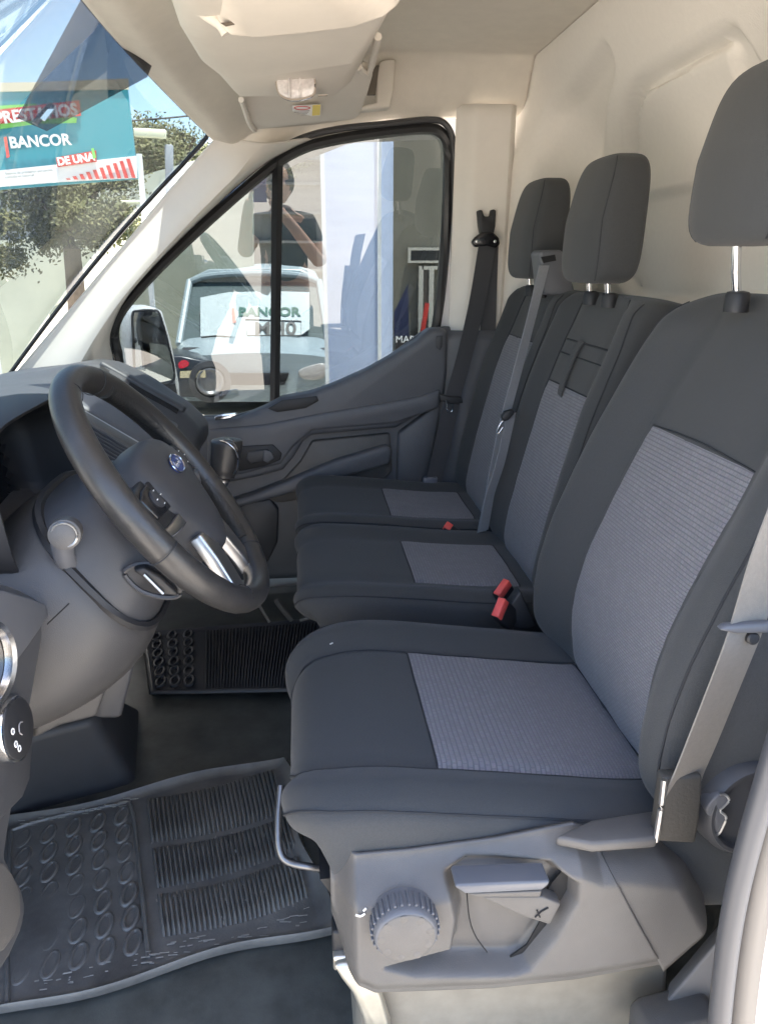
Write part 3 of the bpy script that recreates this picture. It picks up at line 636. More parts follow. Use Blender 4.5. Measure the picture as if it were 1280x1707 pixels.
# ================================================================ SEATS
class Pad:
    def tx(s, x): return min(range(200), key=lambda i: abs(s.sp[i].x-x) + (1 if i < 40 else 0))/199.
    """upholstered pad: spine of front-surface points, width axis Y, front towards nf"""
    def __init__(s, spine, yc, w, T, n=4.5, bol=0, bolv=(.55, .80), ends=(.12, .12), endw=(.06, .06), grooves=(), gd=.004, crown=0, sw=None, Tv=None, plan=None):
        s.plan = plan
        s.sp = crv([Vector((x, 0, z)) for x, z in spine], 200); s.yc = yc; s.w = w; s.T = T; s.n = n; s.bol = bol; s.bv = bolv
        s.ends = ends; s.endw = endw; s.gr = grooves; s.gd = gd; s.crown = crown; s.sw = sw; s.Tv = Tv
        s.L = sum((s.sp[i+1]-s.sp[i]).length for i in range(199))
    def base(s, t):
        i = max(0., min(198.999, t*199)); k = int(i); p = lerp(s.sp[k], s.sp[k+1], i-k)
        a = s.sp[max(0, k-3)]; b = s.sp[min(199, k+4)]; d = (b-a).normalized()
        return p, Vector((-d.z, 0, d.x))
    def end(s, t):
        e = 1.; ww = 0.
        r0, r1 = s.ends
        if t < r0: q = 1-t/r0; e = max(.0, 1-q**2.6)**(1/2.6); ww = s.endw[0]*(1-max(0, 1-q**2.2)**(1/2.2))
        if t > 1-r1: q = 1-(1-t)/r1; e = max(.0, 1-q**2.6)**(1/2.6); ww = s.endw[1]*(1-max(0, 1-q**2.2)**(1/2.2))
        return e, ww
    def cut(s, t, v):          # plan rounding of the front corners, far side / near side radius
        if not s.plan: return 0.
        r = s.plan[0] if v > 0 else s.plan[1]; dx = s.base(t)[0].x - s.sp[0].x
        if dx >= r: return 0.
        q = 1-dx/r; return r*s.plan[2]*(1-max(0, 1-q**2.1)**(1/2.1))
    def wid(s, t): return (s.sw(t) if s.sw else 1)*s.w
    def th(s, t): return s.T*(s.Tv(t) if s.Tv else 1)
    def hfront(s, t, v):
        h = s.bol*sm((abs(v)-s.bv[0])/(s.bv[1]-s.bv[0]))*sm(min(t, 1-t)/.2) + s.crown*(1-v*v)
        q = Vector((t*s.L, v*s.w, s.yc*3.1)); h += .0016*noise.noise(q*13) + .0009*noise.noise(q*34)
        for g in s.gr:
            h += .0006*noise.noise(q*90)*math.exp(-((abs(v)-g)/.07)**2)
            h -= s.gd*math.exp(-((abs(v)-g)/.022)**2)*sm(min(t-.06, .97-t)/.05)
        return h
    def front(s, t, v, eps=0.):
        p, n = s.base(t); e, ww = s.end(t); T = s.th(t)
        h = -T/2 + T/2*e*max(0, 1-abs(v)**s.n)**(1/s.n) + s.hfront(t, v)*e + eps
        return p + n*h + Vector((0, s.yc + (s.wid(t)-ww-s.cut(t, v))*v, 0))
    def shell(s, name, mt, parent, nu=56, nv=88):
        def f(a, b):
            t = .5-.5*math.cos(math.pi*a); t = lerp(a, t, .75)
            ang = 2*math.pi*b; cx, sx = math.cos(ang), math.sin(ang); v = math.copysign(abs(cx)**(2/s.n), cx)
            p, n = s.base(t); e, ww = s.end(t); T = s.th(t); q = math.copysign(abs(sx)**(2/s.n), sx)
            h = -T/2 + T/2*e*q + (s.hfront(t, v)*e*sm(q*1.5) if q > 0 else 0)
            return p + n*h + Vector((0, s.yc + (s.wid(t)-ww-s.cut(t, v))*v, 0))
        return grid(name, nu, nv, f, mt, parent, closed_v=True, caps=False, smooth=75, uvf=lambda a, b: (a*s.L, b*4*s.w))
    def patch(s, name, t0, t1, v0, v1, mt, parent, eps=.0022, nu=40, nv=30, vt=None):
        def f(a, b):
            t = lerp(t0, t1, a); k = vt(a) if vt else 1; v = lerp(v0, v1, b)*k
            m_ = min(a, 1-a, b, 1-b); return s.front(t, v, .0004 + eps*sm(m_/.04))
        return grid(name, nu, nv, f, mt, parent, uvf=lambda a, b: (b*(v1-v0)*s.w, a*(t1-t0)*s.L), smooth=80)
    def seam(s, tv, parent, r=.0015, n=50, eps=.0006, name='seam', mt=None):
        pts = crv([Vector((t, v, 0)) for t, v in tv], n)
        return tube(name, [s.front(q.x, max(-.995, min(.995, q.y)), eps) for q in pts], r, mt or SEAM, parent, 5)
def headrest(parent, X0, X1, z0, z1, yc, w, lean=.0, posts=((-.055, .055)), mt=None, ptop=None, pbot=None, px=None):
    xm = (X0+X1)/2; hx_ = (X1-X0)/2; zm = (z0+z1)/2; hz = (z1-z0)/2
    def f(a, b):
        t = -1+2*a; t = lerp(t, math.sin(t*math.pi/2), .8); e = max(0, 1-abs(t)**5.0)**(1/5.0)
        ang = 2*math.pi*b; cx, sx = math.cos(ang), math.sin(ang); n = 6.0
        y = w*e*(1-.05*t)*math.copysign(abs(cx)**(2/n), cx); x = hx_*e*math.copysign(abs(sx)**(2/n), sx)*(1-.22*max(0, t))
        x += .014*(y/w)**2*(1 if x < 0 else -.2)
        return Vector((xm+x+lean*t*hz+.010*max(0, t), yc+y, zm+t*hz))
    h = grid('headrest', 36, 64, f, FAB, parent, closed_v=True, smooth=80, uvf=lambda a, b: (a*.25, b*.6))
    for sg in (-1, 1):
        pts = []
        for i in range(30):
            t = -.93+1.86*i/29; e = max(0, 1-abs(t)**5.0)**(1/5.0)
            ca = 2**(-1/6.0); y = w*e*(1-.05*t)*sg*ca; x = -hx_*e*ca*(1-.22*max(0, t)); x += .014*(y/w)**2
            pts.append(Vector((xm+x+lean*t*hz+.010*max(0, t), yc+y, zm+t*hz)))
        tube('seam', pts, .0012, SEAM, h, 5)
    for dy in posts:
        tube('headrest_post', [(pbot[0], yc+dy, pbot[1]), ((pbot[0]+xm)/2, yc+dy, (pbot[1]+z0)/2), (xm, yc+dy, z0+.03)], .0062, CHR, parent, 14)
        lathe('post_collar', (pbot[0], yc+dy, pbot[1]+.003), (0, 0, 1), [(.016, -.02), (.0165, .002), (.014, .006), (.008, .0075)], BLM, parent, 20)
    return h

# ---------------- driver seat
ds = thing('driver_seat', 'large dark cloth driver seat with grey ribbed inserts, nearest to camera', 'seat', (.22, .97, 0))
cu = Pad([(-.050, .345), (-.042, .385), (-.01, .418), (.06, .424), (.16, .412), (.30, .392), (.40, .378), (.485, .372), (.52, .37)], .968, .262, .135, n=5, bol=.024, bolv=(.56, .82),
         ends=(.34, .06), endw=(.05, .02), grooves=(.585,), gd=.004, plan=(.20, .09, .80))
cu.shell('cushion', FAB, ds, 72, 120)
T0 = cu.tx(.155); cu.patch('cushion_insert', T0, .80, -.585, .585, INS, ds)
cu.seam([(.10, -.50), (.2, -.585), (.34, -.59), (.6, -.59), (.86, -.60)], ds)
cu.seam([(.10, .50), (.2, .585), (.34, .59), (.6, .59), (.86, .60)], ds)
cu.seam([(T0, -.585), (T0, 0), (T0, .585)], ds)
cu.seam([(.80, -.60), (.805, 0), (.80, .60)], ds)
for sg in (-1, 1): cu.seam([(.10, sg*.86), (.2, sg*.93), (.4, sg*.955), (.7, sg*.955), (.93, sg*.95)], ds, .0016)
bk = Pad([(.455, .345), (.432, .40), (.424, .48), (.436, .56), (.463, .64), (.512, .755), (.565, .87), (.605, .945), (.618, .985)], .968, .265, .145, n=4.2, bol=.050, bolv=(.50, .88),
         ends=(.06, .12), endw=(.03, .085), grooves=(.55,), gd=.004, sw=lambda t: 1.0-.14*sm((t-.55)/.45), Tv=lambda t: 1-.3*t)
bk.shell('backrest', FAB, ds, 80, 120)
bk.patch('backrest_insert', .075, .655, -.55, .55, INS, ds, nu=60)
bk.seam([(.07, -.55), (.4, -.56), (.66, -.56), (.93, -.55)], ds); bk.seam([(.07, .55), (.4, .56), (.66, .56), (.93, .55)], ds)
bk.seam([(.655, -.55), (.66, 0), (.655, .55)], ds)
for sg in (-1, 1): bk.seam([(.05, sg*.92), (.3, sg*.945), (.6, sg*.94), (.9, sg*.90)], ds, .0016)
headrest(ds, .512, .630, 1.038, 1.250, .968, .112, .06, (-.055, .055), pbot=(.585, .972))
# side valance, built as a relief over the X-Z plane
VT = [(.012, .388), (.10, .389), (.20, .396), (.26, .405), (.29, .409), (.315, .396), (.43, .39)]
VB = [(.012, .29), (.03, .236), (.06, .216), (.20, .206), (.30, .208), (.36, .214), (.395, .218)]
def q2(px, py): p = P(px, py, .665); return p.x, p.z
def sdpoly(x, z, poly):
    d = 1e9; ins = False; n = len(poly)
    for i in range(n):
        (x1, z1), (x2, z2) = poly[i], poly[(i+1) % n]
        ex, ez = x2-x1, z2-z1; t = max(0, min(1, ((x-x1)*ex+(z-z1)*ez)/(ex*ex+ez*ez)))
        d = min(d, math.hypot(x-x1-ex*t, z-z1-ez*t))
        if (z1 > z) != (z2 > z) and x < (x2-x1)*(z-z1)/(z2-z1)+x1: ins = not ins
    return d if ins else -d
REC = [q2(*p) for p in [(748, 1476), (785, 1462), (925, 1452), (962, 1470), (960, 1500), (925, 1560), (882, 1612), (855, 1622), (690, 1622), (640, 1610), (752, 1580), (760, 1530)]]
def relief(x, z, zt, zb, x0=None, x1=None):
    y = .660 + .041*(1-sm((zt-z)/.045)) + .012*(1-sm((z-zb)/.03))
    if x0 is not None: y += .05*(1-sm((x-x0)/.03))
    y += .030*sm((sdpoly(x, z, REC)+.004)/.016)
    return y
def vald(a, b):
    x = lerp(.012, .325+.001, a); zt = interp(VT, x); zb = interp(VB, x)
    # right edge leans: the split line runs from (985,1405) to (1138,1612)
    xs = lerp(.405, .312, b); x = lerp(.012, xs, a); zt = interp(VT, x); zb = interp(VB, x); z = lerp(zb, zt, b)
    return Vector((x, relief(x, z, zt, zb, .012), z))
grid('side_valance', 150, 80, vald, PLM, ds, solid=.006, smooth=70)
def capd(a, b):
    zt = lerp(.397, .372, a); x = lerp(lerp(.402, .3090, b), lerp(.475, .430, b), a); zb = lerp(.218, .30, a); z = lerp(zb, zt, b)
    y = .6628 + .041*(1-sm((zt-z)/.045)) + .07*sm((a-.55)/.45)**1.5
    return Vector((x, y, z))
grid('valance_cap', 40, 40, capd, PLM, ds, solid=.006, smooth=70)
prism('valance_tray', [PZ(*q, .412) for q in [(925, 1394), (985, 1366), (1092, 1350), (1096, 1398), (988, 1406)]], (0, 0, -.014), PLM, ds, bevel=.004)
kc2 = P(672, 1530, .662)
kb = lathe('adjust_knob', kc2, (0, -1, 0), [(.036, -.006), (.036, .010), (.0345, .022), (.033, .026), (.031, .0275)], PLA, ds, 48)
for i in range(30):
    a = i/30*6.283; box('knob_rib', kc2+Vector((.0362*math.cos(a), -.010, .0362*math.sin(a))), (.0032, .020, .0032), PLA, kb, Matrix.Rotation(-a, 3, 'Y'), bevel=.0008)
lathe('knob_face', kc2, (0, -1, 0), [(.0310, .020), (.0310, .0278), (.0295, .0288), (.001, .0290)], PLM, kb, 48)
for i in range(9):
    a = i/9*6.283+.3; lathe('knob_dimple', kc2+Vector((.0262*math.cos(a), -.0284, .0262*math.sin(a))), (0, -1, 0), [(.0050, -.002), (.0050, .0002), (.0042, .0006), (.001, .0006)], PLM, kb, 14)
def lvp(x, y, Y=.650): return P(x, y, Y)
ll = prism('height_lever', [lvp(*q) for q in [(757, 1480), (764, 1476), (918, 1470), (914, 1478), (904, 1486), (776, 1492)]], (0, .030, 0), mat('lever_satin', (.10, .105, .12), .3), ds, bevel=.004, bseg=3)
prism('lever_underside', [lvp(x, y, .656) for x, y in [(776, 1491), (904, 1486), (900, 1497), (800, 1497)]], (0, .02, 0), PLM, ll, bevel=.002)
la = prism('lever_arm', [lvp(x, y, .662) for x, y in [(800, 1496), (905, 1496), (935, 1508), (917, 1543), (870, 1528)]], (0, .018, 0), PLM, ds, bevel=.002)
tube('lever_symbol', [lvp(892, 1530, .661), lvp(903, 1520, .661), lvp(914, 1514, .661)], .0009, SLOT, la, 5)
tube('lever_symbol', [lvp(895, 1518, .661), lvp(900, 1530, .661)], .0009, SLOT, la, 5)
tube('recess_line', crv([lvp(x, y, .6815) for x, y in [(778, 1490), (782, 1530), (792, 1560), (812, 1588)]], 16), .0008, SLOT, ds, 5)
prism('lever_slot', [lvp(x, y, .6795) for x, y in [(946, 1442), (957, 1458), (935, 1502), (905, 1495), (922, 1470)]], (0, .002, 0), SLOT, ds)
prism('lever_slot', [lvp(x, y, .6795) for x, y in [(900, 1537), (916, 1540), (893, 1582), (868, 1606), (852, 1606), (850, 1596), (878, 1576)]], (0, .002, 0), SLOT, ds)
tube('knob_symbol', crv([P(593, 1526, .658), P(601, 1528, .658), P(608, 1524, .658)], 8), .0012, WHT, ds, 5)
tube('knob_symbol', [P(606, 1519, .658), P(610, 1515, .658)], .0012, WHT, ds, 5)
# pedestal, rail and under-seat bar
mk('pedestal', [(.04, .745, 0), (.47, .745, 0), (.47, 1.20, 0), (.04, 1.20, 0), (.07, .755, .30), (.45, .755, .30), (.45, 1.19, .30), (.07, 1.19, .30)],
   [(0, 1, 5, 4), (1, 2, 6, 5), (2, 3, 7, 6), (3, 0, 4, 7), (4, 5, 6, 7)], mat('beige_painted_steel', (.27, .235, .185), .5, var=.15, vscale=20), ds, bevel=.01)
prism('floor_bracket', [P(x, y, .725) for x, y in [(556, 1614), (585, 1608), (612, 1626), (636, 1662), (652, 1715), (655, 1760), (612, 1760), (604, 1700), (588, 1660), (568, 1634)]], (0, .02, 0), STL, ds, bevel=.005)
box('slide_rail', (.25, .765, .235), (.34, .03, .03), STL, ds, bevel=.004)
box('rail_end', P(578, 1590, .75), (.035, .03, .022), STL, ds, bevel=.003)
box('rail_end', P(573, 1558, .76), (.03, .03, .04), BLM, ds, bevel=.004)
tube('slide_bar', crv([P(468, 1310, .86), P(464, 1370, .83), P(466, 1415, .81), P(480, 1437, .80), P(520, 1446, .79), P(560, 1450, .80)], 40), .0048, mat('dark_steel', (.16, .16, .165), .35, metal=.8), ds, 10)
mk('seat_pan', [(.0, .72, .34), (.46, .72, .34), (.46, 1.21, .34), (.0, 1.21, .34), (.05, .75, .22), (.46, .75, .22), (.46, 1.19, .22), (.05, 1.19, .22)],
   [(0, 1, 2, 3), (4, 5, 6, 7), (0, 1, 5, 4), (1, 2, 6, 5), (2, 3, 7, 6), (3, 0, 4, 7)], BLM, ds)
# recliner cover behind the belt
rc = lathe('recliner_cover', P(1245, 1345, .700), (.1, -1, .05), [(.062, -.02), (.060, .004), (.054, .012), (.050, .012), (.046, .004), (.001, .004)], PLD, ds, 40)
gp = crv([P(x, y, .684) for x, y in [(1192, 1330), (1206, 1324), (1215, 1334), (1206, 1345), (1200, 1352), (1210, 1362), (1206, 1376), (1196, 1392), (1186, 1382), (1190, 1366), (1180, 1360), (1178, 1348)]], 48, True)
prism('recliner_wheel', gp, (0, .02, 0), PLA, rc, bevel=.002)
tube('recliner_edge', gp[2:34], .0016, SAT, rc, 6)
mk('back_shell', [bk.front(t, -.93, -.02)+Vector((dx, dy, 0)) for t in (.02, .3, .6, .9) for dx, dy in ((.02, .02), (.15, .03))],
   [(0, 1, 3, 2), (2, 3, 5, 4), (4, 5, 7, 6)], PLA, ds)
# buckle between seats
def buckle(parent, c, ax, n, w, l, name='buckle', lbl=None):
    c = Vector(c); ax = Vector(ax).normalized(); n = Vector(n); n = (n-ax*n.dot(ax)).normalized(); s = ax.cross(n)
    M = Matrix((s, ax, n)).transposed()
    b = box(name, c, (w, l, .016), BLM, parent, M, bevel=.004, bseg=3)
    box('release_button', c+ax*(l/2-.007)+n*.003, (w*.90, .018, .015), RED, b, M, bevel=.002)
    return b
buckle(ds, P(842, 1024, 1.235), P(818, 1015, 1.235)-P(868, 1060, 1.30), (.3, -.9, .4), .040, .07)
prism('buckle_boot', [P(x, y, 1.245) for x, y in [(838, 1042), (850, 1010), (868, 985), (884, 1020), (896, 1044), (870, 1052)]], (.0, .03, 0), BLM, ds, bevel=.004)

# ---------------- passenger bench
pb = thing('passenger_bench', 'dark cloth two place passenger bench with grey inserts, beyond the driver seat', 'seat', (.22, 1.78, 0))
for i, (yc, w_) in enumerate(((1.548, .222), (1.985, .222))):
    c_ = Pad([(-.040, .355), (-.030, .388), (.0, .412), (.07, .416), (.20, .404), (.33, .390), (.45, .384), (.53, .38)], yc, w_, .13, n=5, bol=.018, bolv=(.56, .85),
             ends=(.26, .06), endw=(.03, .02), grooves=(.56,), gd=.004, plan=(.07, .07, .6))
    c_.shell('cushion', FAB, pb)
    T0 = c_.tx(.21); c_.patch('cushion_insert', T0, .83, -.56, .54, INS, pb)
    for sg in (-1, 1):
        c_.seam([(.10, sg*.50), (.2, sg*.565), (.43, sg*.57), (.9, sg*.57)], pb)
        c_.seam([(.08, sg*.84), (.2, sg*.93), (.5, sg*.95), (.93, sg*.95)], pb, .0016)
    c_.seam([(T0, -.56), (T0, .54)], pb); c_.seam([(.83, -.57), (.83, .57)], pb)
    b_ = Pad([(.475, .34), (.458, .40), (.462, .46), (.492, .60), (.530, .745), (.575, .87), (.600, .935), (.608, .965)], yc, w_+.004, .12, n=4.2, bol=.030, bolv=(.50, .85),
             ends=(.06, .10), endw=(.02, .055), grooves=(.54,), gd=.004, sw=lambda t: 1.0-.06*sm((t-.7)/.3))
    b_.shell('backrest', FAB, pb)
    b_.patch('backrest_insert', .085, .665 if i else .60, -.54, .54, INS, pb, nu=50)
    for sg in (-1, 1):
        b_.seam([(.07, sg*.54), (.4, sg*.55), (.92, sg*.55)], pb); b_.seam([(.05, sg*.92), (.3, sg*.945), (.6, sg*.94), (.9, sg*.90)], pb, .0016)
    b_.seam([(.665, -.54), (.665, .54)], pb)
    if i == 0:
        b_.seam([(.70, -.54), (.70, .54)], pb, .0022); b_.seam([(.60, -.54), (.60, .54)], pb)
        sp0 = [(b_.front(t, .04, e), Vector((0, 1, .15)).normalized()) for t, e in ((.705, .001), (.69, .007), (.66, .009), (.62, .009), (.59, .006), (.58, .003))]
        strap('pull_tab', sp0, .024, FAB, pb, .004)
    headrest(pb, .532, .640, .978, 1.210, yc, .112, .05, (-.05, .05), pbot=(.595, .952))
prism('end_bolster', [b_.front(t, .0, 0)*0 + Vector((x, 1.345, z)) for t, x, z in ((0, .50, .45), (0, .53, .62), (0, .585, .80), (0, .612, .895), (0, .64, .912), (0, .68, .90), (0, .66, .70), (0, .62, .45))], (0, -.05, 0), FAB, pb, bevel=.018, bseg=4)
box('bench_frame', (.24, 1.775, .20), (.40, .82, .26), BLM, pb, bevel=.01)
# belt tower on top of the bench back
prism('belt_tower', [P(x, y, 1.80) for x, y in [(898, 420), (905, 416), (935, 416), (946, 426), (955, 470), (960, 492), (905, 492), (902, 450)]], (.0, .075, 0), PLA, pb, bevel=.008, bseg=3)
prism('tower_slot', [P(x, y, 1.796) for x, y in [(902, 428), (925, 424), (927, 434), (906, 438)]], (0, .004, 0), SLOT, pb)
buckle(pb, P(846, 999, 1.36), P(838, 985, 1.36)-P(870, 1040, 1.40), (.3, -.9, .4), .042, .085)
buckle(pb, P(756, 886, 1.765), P(752, 880, 1.765)-P(775, 895, 1.75), (.2, -.7, .7), .022, .05)

# ================================================================ SEAT BELTS
b1 = thing('seat_belt', 'black passenger seat belt hanging from the rear pillar beside the door', 'seat belt', P(720, 815, 2.22))
strap('webbing', [(P(812, 408, 2.215), Vector((.95, .3, 0)).normalized()), (P(796, 500, 2.20), Vector((.93, .3, .1)).normalized()), (P(775, 590, 2.19), Vector((.93, .3, .15)).normalized()), (P(754, 665, 2.17), Vector((.95, .25, .15)).normalized()), (P(738, 740, 2.17), Vector((.97, .2, .12)).normalized()), (P(720, 812, 2.17), Vector((.97, .2, .12)).normalized())], .054, WEBD, b1)
strap('webbing', [(P(818, 402, 2.245), Vector((1, .1, 0))), (P(815, 480, 2.25), Vector((1, .1, 0))), (P(812, 600, 2.25), Vector((1, .1, 0)))], .046, WEBD, b1)
prism('height_adjuster', [P(x, y, 2.225) for x, y in [(797, 350), (804, 349), (807, 360), (818, 360), (820, 348), (827, 349), (826, 375), (822, 395), (803, 395), (799, 375)]], (0, .03, 0), BLM, b1, bevel=.004)
gpts = [P(x, y, 2.205) for x, y in [(786, 403), (792, 395), (804, 386), (822, 386), (832, 396), (834, 406), (828, 413), (812, 409), (792, 412)]]
prism('belt_guide', gpts, (0, .022, 0), BLK, b1, bevel=.005, bseg=3)
for x in (795, 825): lathe('guide_rivet', P(x, 402, 2.204), (0, -1, 0), [(.004, -.003), (.004, .001), (.001, .002)], SAT, b1, 12)
tg = prism('tongue', [P(x, y, 2.155) for x, y in [(732, 656), (745, 660), (770, 662), (772, 672), (752, 674), (734, 668)]], (0, .016, 0), BLM, b1, bevel=.003)
tube('tongue_plate', crv([P(x, y, 2.150) for x, y in [(742, 667), (745, 672), (745, 684), (753, 686), (755, 673)]], 16), .0020, CHR, tg, 6)
prism('anchor', [P(x, y, 2.16) for x, y in [(706, 796), (730, 796), (726, 822), (716, 824), (705, 818)]], (0, .015, 0), mat('anchor_grey', (.12, .12, .14), .4), b1, bevel=.004)
b2 = thing('seat_belt', 'thin lit grey middle seat belt running down from the bench tower', 'seat belt', P(806, 890, 1.75))
strap('webbing', [(P(907, 442, 1.79), Vector((.9, .4, 0)).normalized()), (P(888, 520, 1.765), Vector((.85, .5, .1)).normalized()), (P(862, 620, 1.74), Vector((.85, .5, .1)).normalized()), (P(843, 692, 1.71), Vector((.85, .5, .1)).normalized()), (P(826, 770, 1.71), Vector((.85, .5, .05)).normalized()), (P(806, 885, 1.72), Vector((.85, .5, .05)).normalized())], .030, WEBM, b2)
strap('webbing', [(P(852, 690, 1.70), Vector((.85, .5, .1)).normalized()), (P(834, 770, 1.70), Vector((.85, .5, .05)).normalized()), (P(815, 830, 1.715), Vector((.85, .5, .05)).normalized()), (P(802, 890, 1.73), Vector((.85, .5, .05)).normalized())], .030, WEBM, b2)
tg = prism('tongue', [P(x, y, 1.685) for x, y in [(836, 695), (842, 687), (856, 683), (858, 690), (848, 700), (840, 703)]], (0, .018, 0), BLM, b2, bevel=.003)
tube('tongue_plate', crv([P(x, y, 1.68) for x, y in [(838, 702), (833, 708), (828, 720), (831, 722), (838, 712)]], 16), .0018, CHR, tg, 6)
b3 = thing('seat_belt', 'wide warm-lit grey driver seat belt at the right edge of the picture', 'seat belt', P(1130, 1400, .69))
bw = Vector((.94, .30, .16)).normalized()
strap('webbing', [(P(1345, 760, .66), bw), (P(1290, 900, .66), bw), (P(1256, 1010, .66), bw), (P(1238, 1066, .655), bw), (P(1205, 1150, .665), bw), (P(1163, 1255, .675), bw), (P(1140, 1310, .68), bw), (P(1132, 1350, .685), bw)], .052, WEBG, b3, .0018)
prism('tongue', [P(x, y, .645) for x, y in [(1200, 1052), (1214, 1045), (1285, 1040), (1300, 1046), (1300, 1056), (1230, 1058)]], (0, .012, 0), PLA, b3, bevel=.003)
lathe('belt_stop', P(1254, 1064, .652), (0, -1, .1), [(.0065, -.004), (.0065, .002), (.005, .0035), (.001, .004)], BLM, b3, 20)
prism('anchor_sleeve', [P(x, y, .672) for x, y in [(1106, 1298), (1172, 1294), (1170, 1340), (1166, 1372), (1160, 1408), (1092, 1404)]], (0, .018, 0), mat('sleeve_ribbed', (.05, .046, .04), .55, bump=.5, bscale=300), b3, bevel=.004)
tube('sleeve_edge', crv([P(1107, 1300, .669), P(1102, 1345, .669), P(1093, 1402, .669)], 12), .0034, SAT, b3, 8)

# ================================================================ FLOOR MATS
def matpt(px, py, z=.016): return PZ(px, py, z)
def quadmat(c00, c10, c11, c01):
    A, B, C, D = [PZ(x, y, 0) for x, y in (c00, c10, c11, c01)]
    return lambda a, b: lerp(lerp(A, B, a), lerp(D, C, a), b)
m1 = thing('floor_mat', 'dusty black rubber driver floor mat with ribs and oval cups', 'floor mat', PZ(280, 1480, 0))
QM = quadmat((-150, 1415), (478, 1270), (560, 1560), (-190, 1760))      # far-left, far-right, near-right, near-left
def mz(a, b):
    e = min(a, 1-a, b, 1-b); z = .012 + .016*(1-sm(e/.045)) - .014*(1-sm(e/.012)); return z + .004*math.sin(a*9+b*4)*math.sin(b*7)
grid('mat_sheet', 90, 70, lambda a, b: QM(a, b)+Vector((.012*math.sin(b*9), .010*math.sin(a*11), mz(a, b))), MATR, m1, solid=.004)
def ribs(name, Q, rows, a0, a1, n, zf, parent, wdt=.0032, curve=.0):
    V = []; F = []
    for (b0, b1) in rows:
        for i in range(n):
            a = lerp(a0, a1, (i+.5)/n); sg = 8; base = len(V)
            for k in range(sg+1):
                b = lerp(b0+curve*math.sin(math.pi*(i+.5)/n), b1+curve*math.sin(math.pi*(i+.5)/n), k/sg); p = Q(a, b); z = zf(a, b); hh = .0080*(0 if k in (0, sg) else 1)
                q = Vector((1, -.12, 0)).normalized()*wdt
                V += [p-q+Vector((0, 0, z)), p-q*.5+Vector((0, 0, z+hh)), p+q*.5+Vector((0, 0, z+hh)), p+q+Vector((0, 0, z))]
            for k in range(sg):
                for j in range(3): F.append((base+k*4+j, base+k*4+j+1, base+k*4+4+j+1, base+k*4+4+j))
    o = mk(name, V, F, MATR, parent, smooth=60); o['kind'] = 'stuff'; return o
ribs('mat_ribs', QM, ((.07, .36), (.39, .60), (.63, .84)), .585, .955, 30, mz, m1, curve=.03)
cup = None
for i in range(5):
    for j in range(7):
        c_ = QM(.27+.062*i, .14+.115*j + .006*(i % 2)); z = mz(.4, .3)
        rg = [Vector((.0105*math.cos(k/18*6.283), .0235*math.sin(k/18*6.283), 0)) for k in range(18)]
        if cup is None:
            V, F = tubeVF(rg, .0042, 8, True); cup = mk('oval_cup', V, F, MATR, None, smooth=80); me = cup.data; cup.parent = m1; ob = cup
        else:
            ob = bpy.data.objects.new('oval_cup', me); scene.collection.objects.link(ob); ob.parent = m1
        ob.location = c_ + Vector((0, 0, z+.001)) - OFF[m1]
tube('mat_groove', crv([QM(a, b)+Vector((0, 0, mz(a, b)+.002)) for a, b in [(.24, .95), (.24, .2), (.27, .07), (.50, .06), (.545, .10), (.55, .5), (.55, .92)]], 60), .004, MATR, m1, 6)
random.seed(3)
V = []; F = []
for i in range(170):
    k = random.random()
    if k < .45: a, b = random.uniform(.58, .95), random.betavariate(3, 1.6)*.8+.08
    elif k < .7: a, b = random.uniform(.26, .56), .07+random.gauss(0, .012)
    else: a, b = random.uniform(.3, .95), .93+random.gauss(0, .02)
    p = QM(a, b)+Vector((0, 0, mz(a, b)+.0062)); l = random.uniform(.001, .008 if k > .45 else .004); wv = random.uniform(.0004, .0014)
    q = (Vector((1, random.gauss(0, .1), 0)) if k > .45 else Vector((random.gauss(0, .1), 1, 0)))*l; s = Vector((-q.y, q.x, 0)).normalized()*wv
    n0 = len(V); V += [p-q-s, p+q-s*.4, p+q+s, p-q+s*.6]; V += [v+Vector((0, 0, .0008)) for v in V[n0:n0+4]]
    F += [(n0, n0+1, n0+2, n0+3), (n0+4, n0+5, n0+6, n0+7), (n0, n0+1, n0+5, n0+4), (n0+2, n0+3, n0+7, n0+6)]
o = mk('dust_flakes', V, F, DUST, m1, smooth=0); o['kind'] = 'stuff'
m2 = thing('floor_mat', 'dark ribbed rubber passenger floor mat beyond the steering wheel', 'floor mat', PZ(380, 1110, 0))
QN = quadmat((235, 1065), (545, 1040), (520, 1165), (250, 1170))
def mz2(a, b): e = min(a, 1-a, b, 1-b); return .02+.012*(1-sm(e/.05)) - .010*(1-sm(e/.012))
grid('mat_sheet', 40, 40, lambda a, b: QN(a, b)+Vector((0, 0, mz2(a, b))), RUB, m2, solid=.004)
for r_ in (ribs('mat_ribs', QN, ((.06, .94),), .34, .95, 34, mz2, m2, .0035),): r_.data.materials[0] = RUB
for i in range(3):
    for j in range(6):
        ob = bpy.data.objects.new('oval_cup', me.copy() if (i, j) == (0, 0) else m2cup); m2cup = ob.data
        if (i, j) == (0, 0): m2cup.materials[0] = RUB
        scene.collection.objects.link(ob); ob.parent = m2
        ob.location = QN(.08+.085*i, .12+.145*j)+Vector((0, 0, .024)) - OFF[m2]
# bracket and rod in the passenger footwell
fk = thing('footwell_bracket', 'thin metal bracket under the dash behind the steering wheel', 'bracket', PZ(480, 1040, .05))
tube('rod', [P(430, 1006, 1.75), P(449, 1037, 1.75)], .004, SAT, fk, 8)
tube('frame_bar', crv([P(460, 1000, 1.9), P(468, 1012, 1.9), P(486, 1034, 1.9)], 10), .007, PLM, fk, 8)
tube('frame_bar', crv([P(500, 1034, 1.85), P(524, 1028, 1.85)], 6), .005, PLM, fk, 8)

